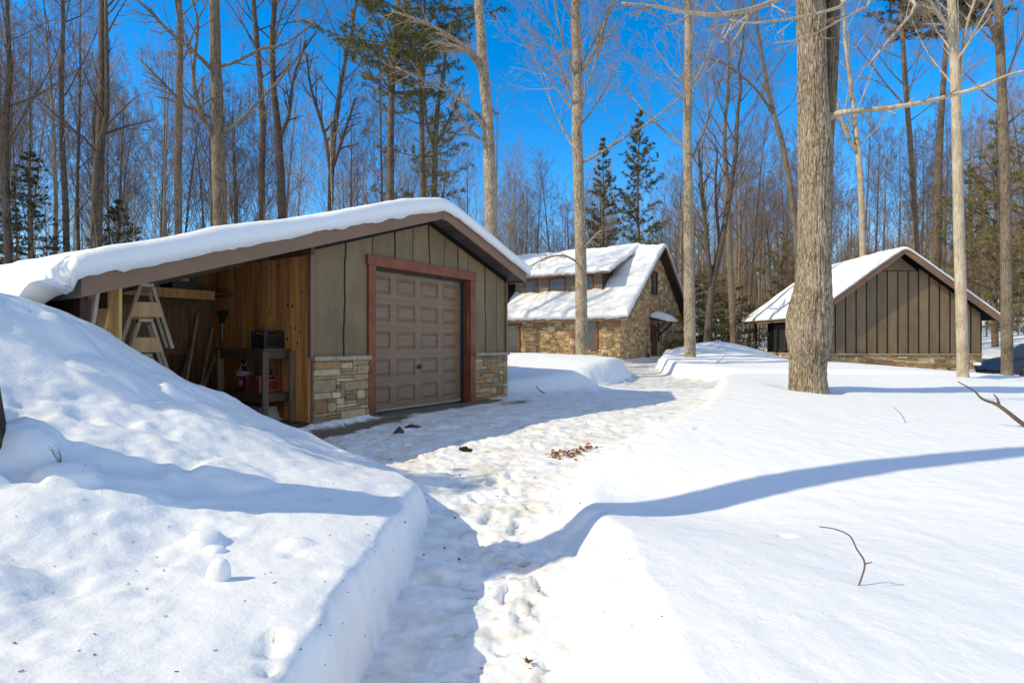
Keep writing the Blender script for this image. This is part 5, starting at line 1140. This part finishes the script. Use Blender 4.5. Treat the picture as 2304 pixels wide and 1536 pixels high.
for px, py, s_, lab in ((1190, 1500, .085, 'single red brown oak leaf on the path near the camera'), (1032, 1266, .04, 'small dark leaf on the path between the footprints')):
    Y1 = hit(px, py); q = P(px, py, Y1); m_ = MB(); shp = [(0, -1), (.35, -.45), (.8, -.5), (.5, 0), (.75, .5), (.25, .45), (0, 1), (-.25, .45), (-.75, .5), (-.5, 0), (-.8, -.5), (-.35, -.45)]
    m_.add([(0, 0, .0)]+[(u*s_*.5, v*s_*.4, .012+s_*.3*u*u) for u, v in shp], [(0, 1+j, 1+(j+1) % 12) for j in range(12)], (1, 1, 1))
    o = m_.build('dead_leaf', M('red_leaf', (.14, .03, .012), .6, c2=(.25, .06, .02), bump=.1)); o.location = (q.x, q.y, gz(q.x, q.y)+.012); o.rotation_euler = (.3, .2, px); tag(o, lab, 'leaf')
def clod(name, px, py, wpx, hpx, label, seed, mat=EARTH):
    Y1 = hit(px, py); q = P(px, py, Y1); w_ = wpx/F*Y1; h_ = hpx/F*Y1; rg = random.Random(seed); m_ = MB(); n, k = 7, 14; vs = []
    for i in range(n):
        f = i/(n-1)
        for j in range(k):
            a = 2*math.pi*j/k; r = math.cos(f*1.5)*(1+rg.uniform(-.3, .3)); vs.append((w_/2*r*math.cos(a), w_*.32*r*math.sin(a), h_*math.sin(f*1.57)*(1+rg.uniform(-.3, .3))-.02))
    fs = [(i*k+j, i*k+(j+1) % k, (i+1)*k+(j+1) % k, (i+1)*k+j) for i in range(n-1) for j in range(k)]+[tuple((n-1)*k+j for j in range(k))]
    m_.add(vs, fs); o = m_.build(name, mat); o.location = (q.x, q.y, gz(q.x, q.y)); return tag(o, label, 'dirt clod')
clod('dirt_clod', 898, 974, 24, 14, 'larger brown dirt clod on the shaded drive in front of the garage', 1)
clod('dirt_clod', 930, 962, 38, 8, 'flat dark dirt clod lying right beside the larger one', 2)
clod('evergreen_sprig', 1045, 1012, 32, 10, 'dark evergreen sprig lump at the shadow edge on the drive', 3, M('sprig', (.02, .02, .012), .9, .4, 30, bump=.9))['category'] = 'sprig'
clod('dirt_clod', 66, 701, 10, 5, 'tiny dark clod on the crest of the left snow bank', 4)
# snow chunks on left bank
def chunk(px, py, s_, hh, label, seed, tilt=0):
    Y1 = hit(px, py); q = P(px, py, Y1); rg = random.Random(seed); n, k = 9, 18; vs = []
    for i in range(n):
        f = i/(n-1)*math.pi/2
        for j in range(k):
            a = 2*math.pi*j/k; r = math.cos(f)**.6*(1+.12*math.sin(a*2+seed)+.05*math.sin(a*5)); vs.append((s_*r*math.cos(a)+tilt*math.sin(f), s_*.8*r*math.sin(a), hh*math.sin(f)-.02))
    m_ = MB(); m_.add(vs, [(i*k+j, i*k+(j+1) % k, (i+1)*k+(j+1) % k, (i+1)*k+j) for i in range(n-1) for j in range(k)]); o = m_.build('snow_chunk', SNOW, None, True); o.location = (q.x, q.y, gz(q.x, q.y)); tag(o, label, 'snow chunk')
chunk(488, 1305, .05, .115, 'upright rounded snow chunk casting a shadow on the left bank', 1, .012)
chunk(476, 1240, .065, .045, 'smaller snow chunk just behind the upright chunk', 2, .01)
# debris specks: needles and bark bits
rg = random.Random(12); m_ = MB()
for _ in range(90):
    if rg.random() < .5: px, py = rg.uniform(10, 900), rg.uniform(820, 1530)
    else: px, py = rg.uniform(700, 1500), rg.uniform(930, 1530)
    Y1 = hit(px, py)
    if Y1 > 12: continue
    q = P(px, py, Y1); q.z = gz(q.x, q.y)+.003; a = rg.uniform(0, 6.28); L = rg.uniform(.004, .02)*(1+.4*(Y1 > 5)); d = Vector((math.cos(a), math.sin(a), rg.uniform(-.1, .2)))*L
    m_.beam(q-d*.5, q+d*.5, .0022*(1+(L < .012)), .002)
o = m_.build('snow_debris', M('debris', (.07, .05, .035), .9, bump=0)); tag(o, 'tiny needles and bark bits sprinkled over the snow', 'debris', kind='stuff')
# grass tuft on the bank
Y1 = hit(138, 1040); q = P(138, 1040, Y1); m_ = MB(); rg = random.Random(3)
for _ in range(9): m_.tube([(0, 0, -.02), (rg.uniform(-.05, .0), rg.uniform(-.02, .02), rg.uniform(.02, .06)), (rg.uniform(-.09, -.02), rg.uniform(-.02, .02), rg.uniform(.04, .1))], [.0015, .0013, .0008], 3)
o = m_.build('needle_tuft', M('tuft', (.09, .11, .03), .7, bump=0)); o.location = (q.x, q.y, gz(q.x, q.y)); tag(o, 'small green needle tuft stuck in the left bank', 'needles')
# ------------------------------------------------------------------ car at the right edge
car = empty('parked_car', (21.2, 23.0, gz(21.2, 23)-.05), R(8), 'dark blue car mostly cut off by the right edge, beyond the mottled tree', 'car')
sec = [(-2.1, .28, .52, .62), (-2.0, .25, .72, .80), (-1.3, .22, .88, .86), (-.75, .22, .95, .88), (0.0, .22, .96, .88), (1.2, .22, .98, .88), (1.9, .25, .95, .84), (2.15, .3, .8, .7)]
m_ = MB(); vs = []; k = 10
for x, zb, zt, hw in sec:
    for y, z in ((-hw*.9, zb), (-hw, zb+.12), (-hw, zt-.22), (-hw*.93, zt-.06), (-hw*.6, zt), (hw*.6, zt), (hw*.93, zt-.06), (hw, zt-.22), (hw, zb+.12), (hw*.9, zb)): vs.append((x, y, z))
fs = [(i*k+j, i*k+(j+1) % k, (i+1)*k+(j+1) % k, (i+1)*k+j) for i in range(len(sec)-1) for j in range(k)]+[tuple(range(k-1, -1, -1)), tuple((len(sec)-1)*k+j for j in range(k))]
m_.add(vs, fs); m_.build('body', M('navy_paint', (.012, .02, .05), .25, .05, bump=0, spec=.6), car, True)
m_ = MB(); m_.hexa([(-.85, -.78, .93), (1.7, -.78, .95), (1.7, .78, .95), (-.85, .78, .93), (-.1, -.6, 1.42), (1.2, -.6, 1.42), (1.2, .6, 1.42), (-.1, .6, 1.42)]); m_.build('cabin_glass', GLASS, car, bevel=.03)
m_ = MB(); m_.box(-.08, 1.18, -.58, .58, 1.421, 1.45); m_.build('roof_panel', M('navy_roof', (.012, .02, .05), .25, bump=0), car, bevel=.01)
for x in (-1.35, 1.35):
    for y in (-.83, .83):
        m_ = MB(); m_.tube([(x, y-.1, .31), (x, y+.1, .31)], .32, 20, (.02, .02, .02)); wh = m_.build('wheel', PAINTP, car)
        m_ = MB(); m_.tube([(x, y-.105, .31), (x, y+.105, .31)], .19, 14, (.4, .4, .42)); m_.build('rim', PAINTP, wh)
for y in (-.6, .6): m_ = MB(); m_.box(-2.09, -1.98, y-.16, y+.16, .55, .68, (.7, .72, .75), b=.02); m_.build('headlight', PAINTP, car)
print('objects', len(bpy.data.objects))
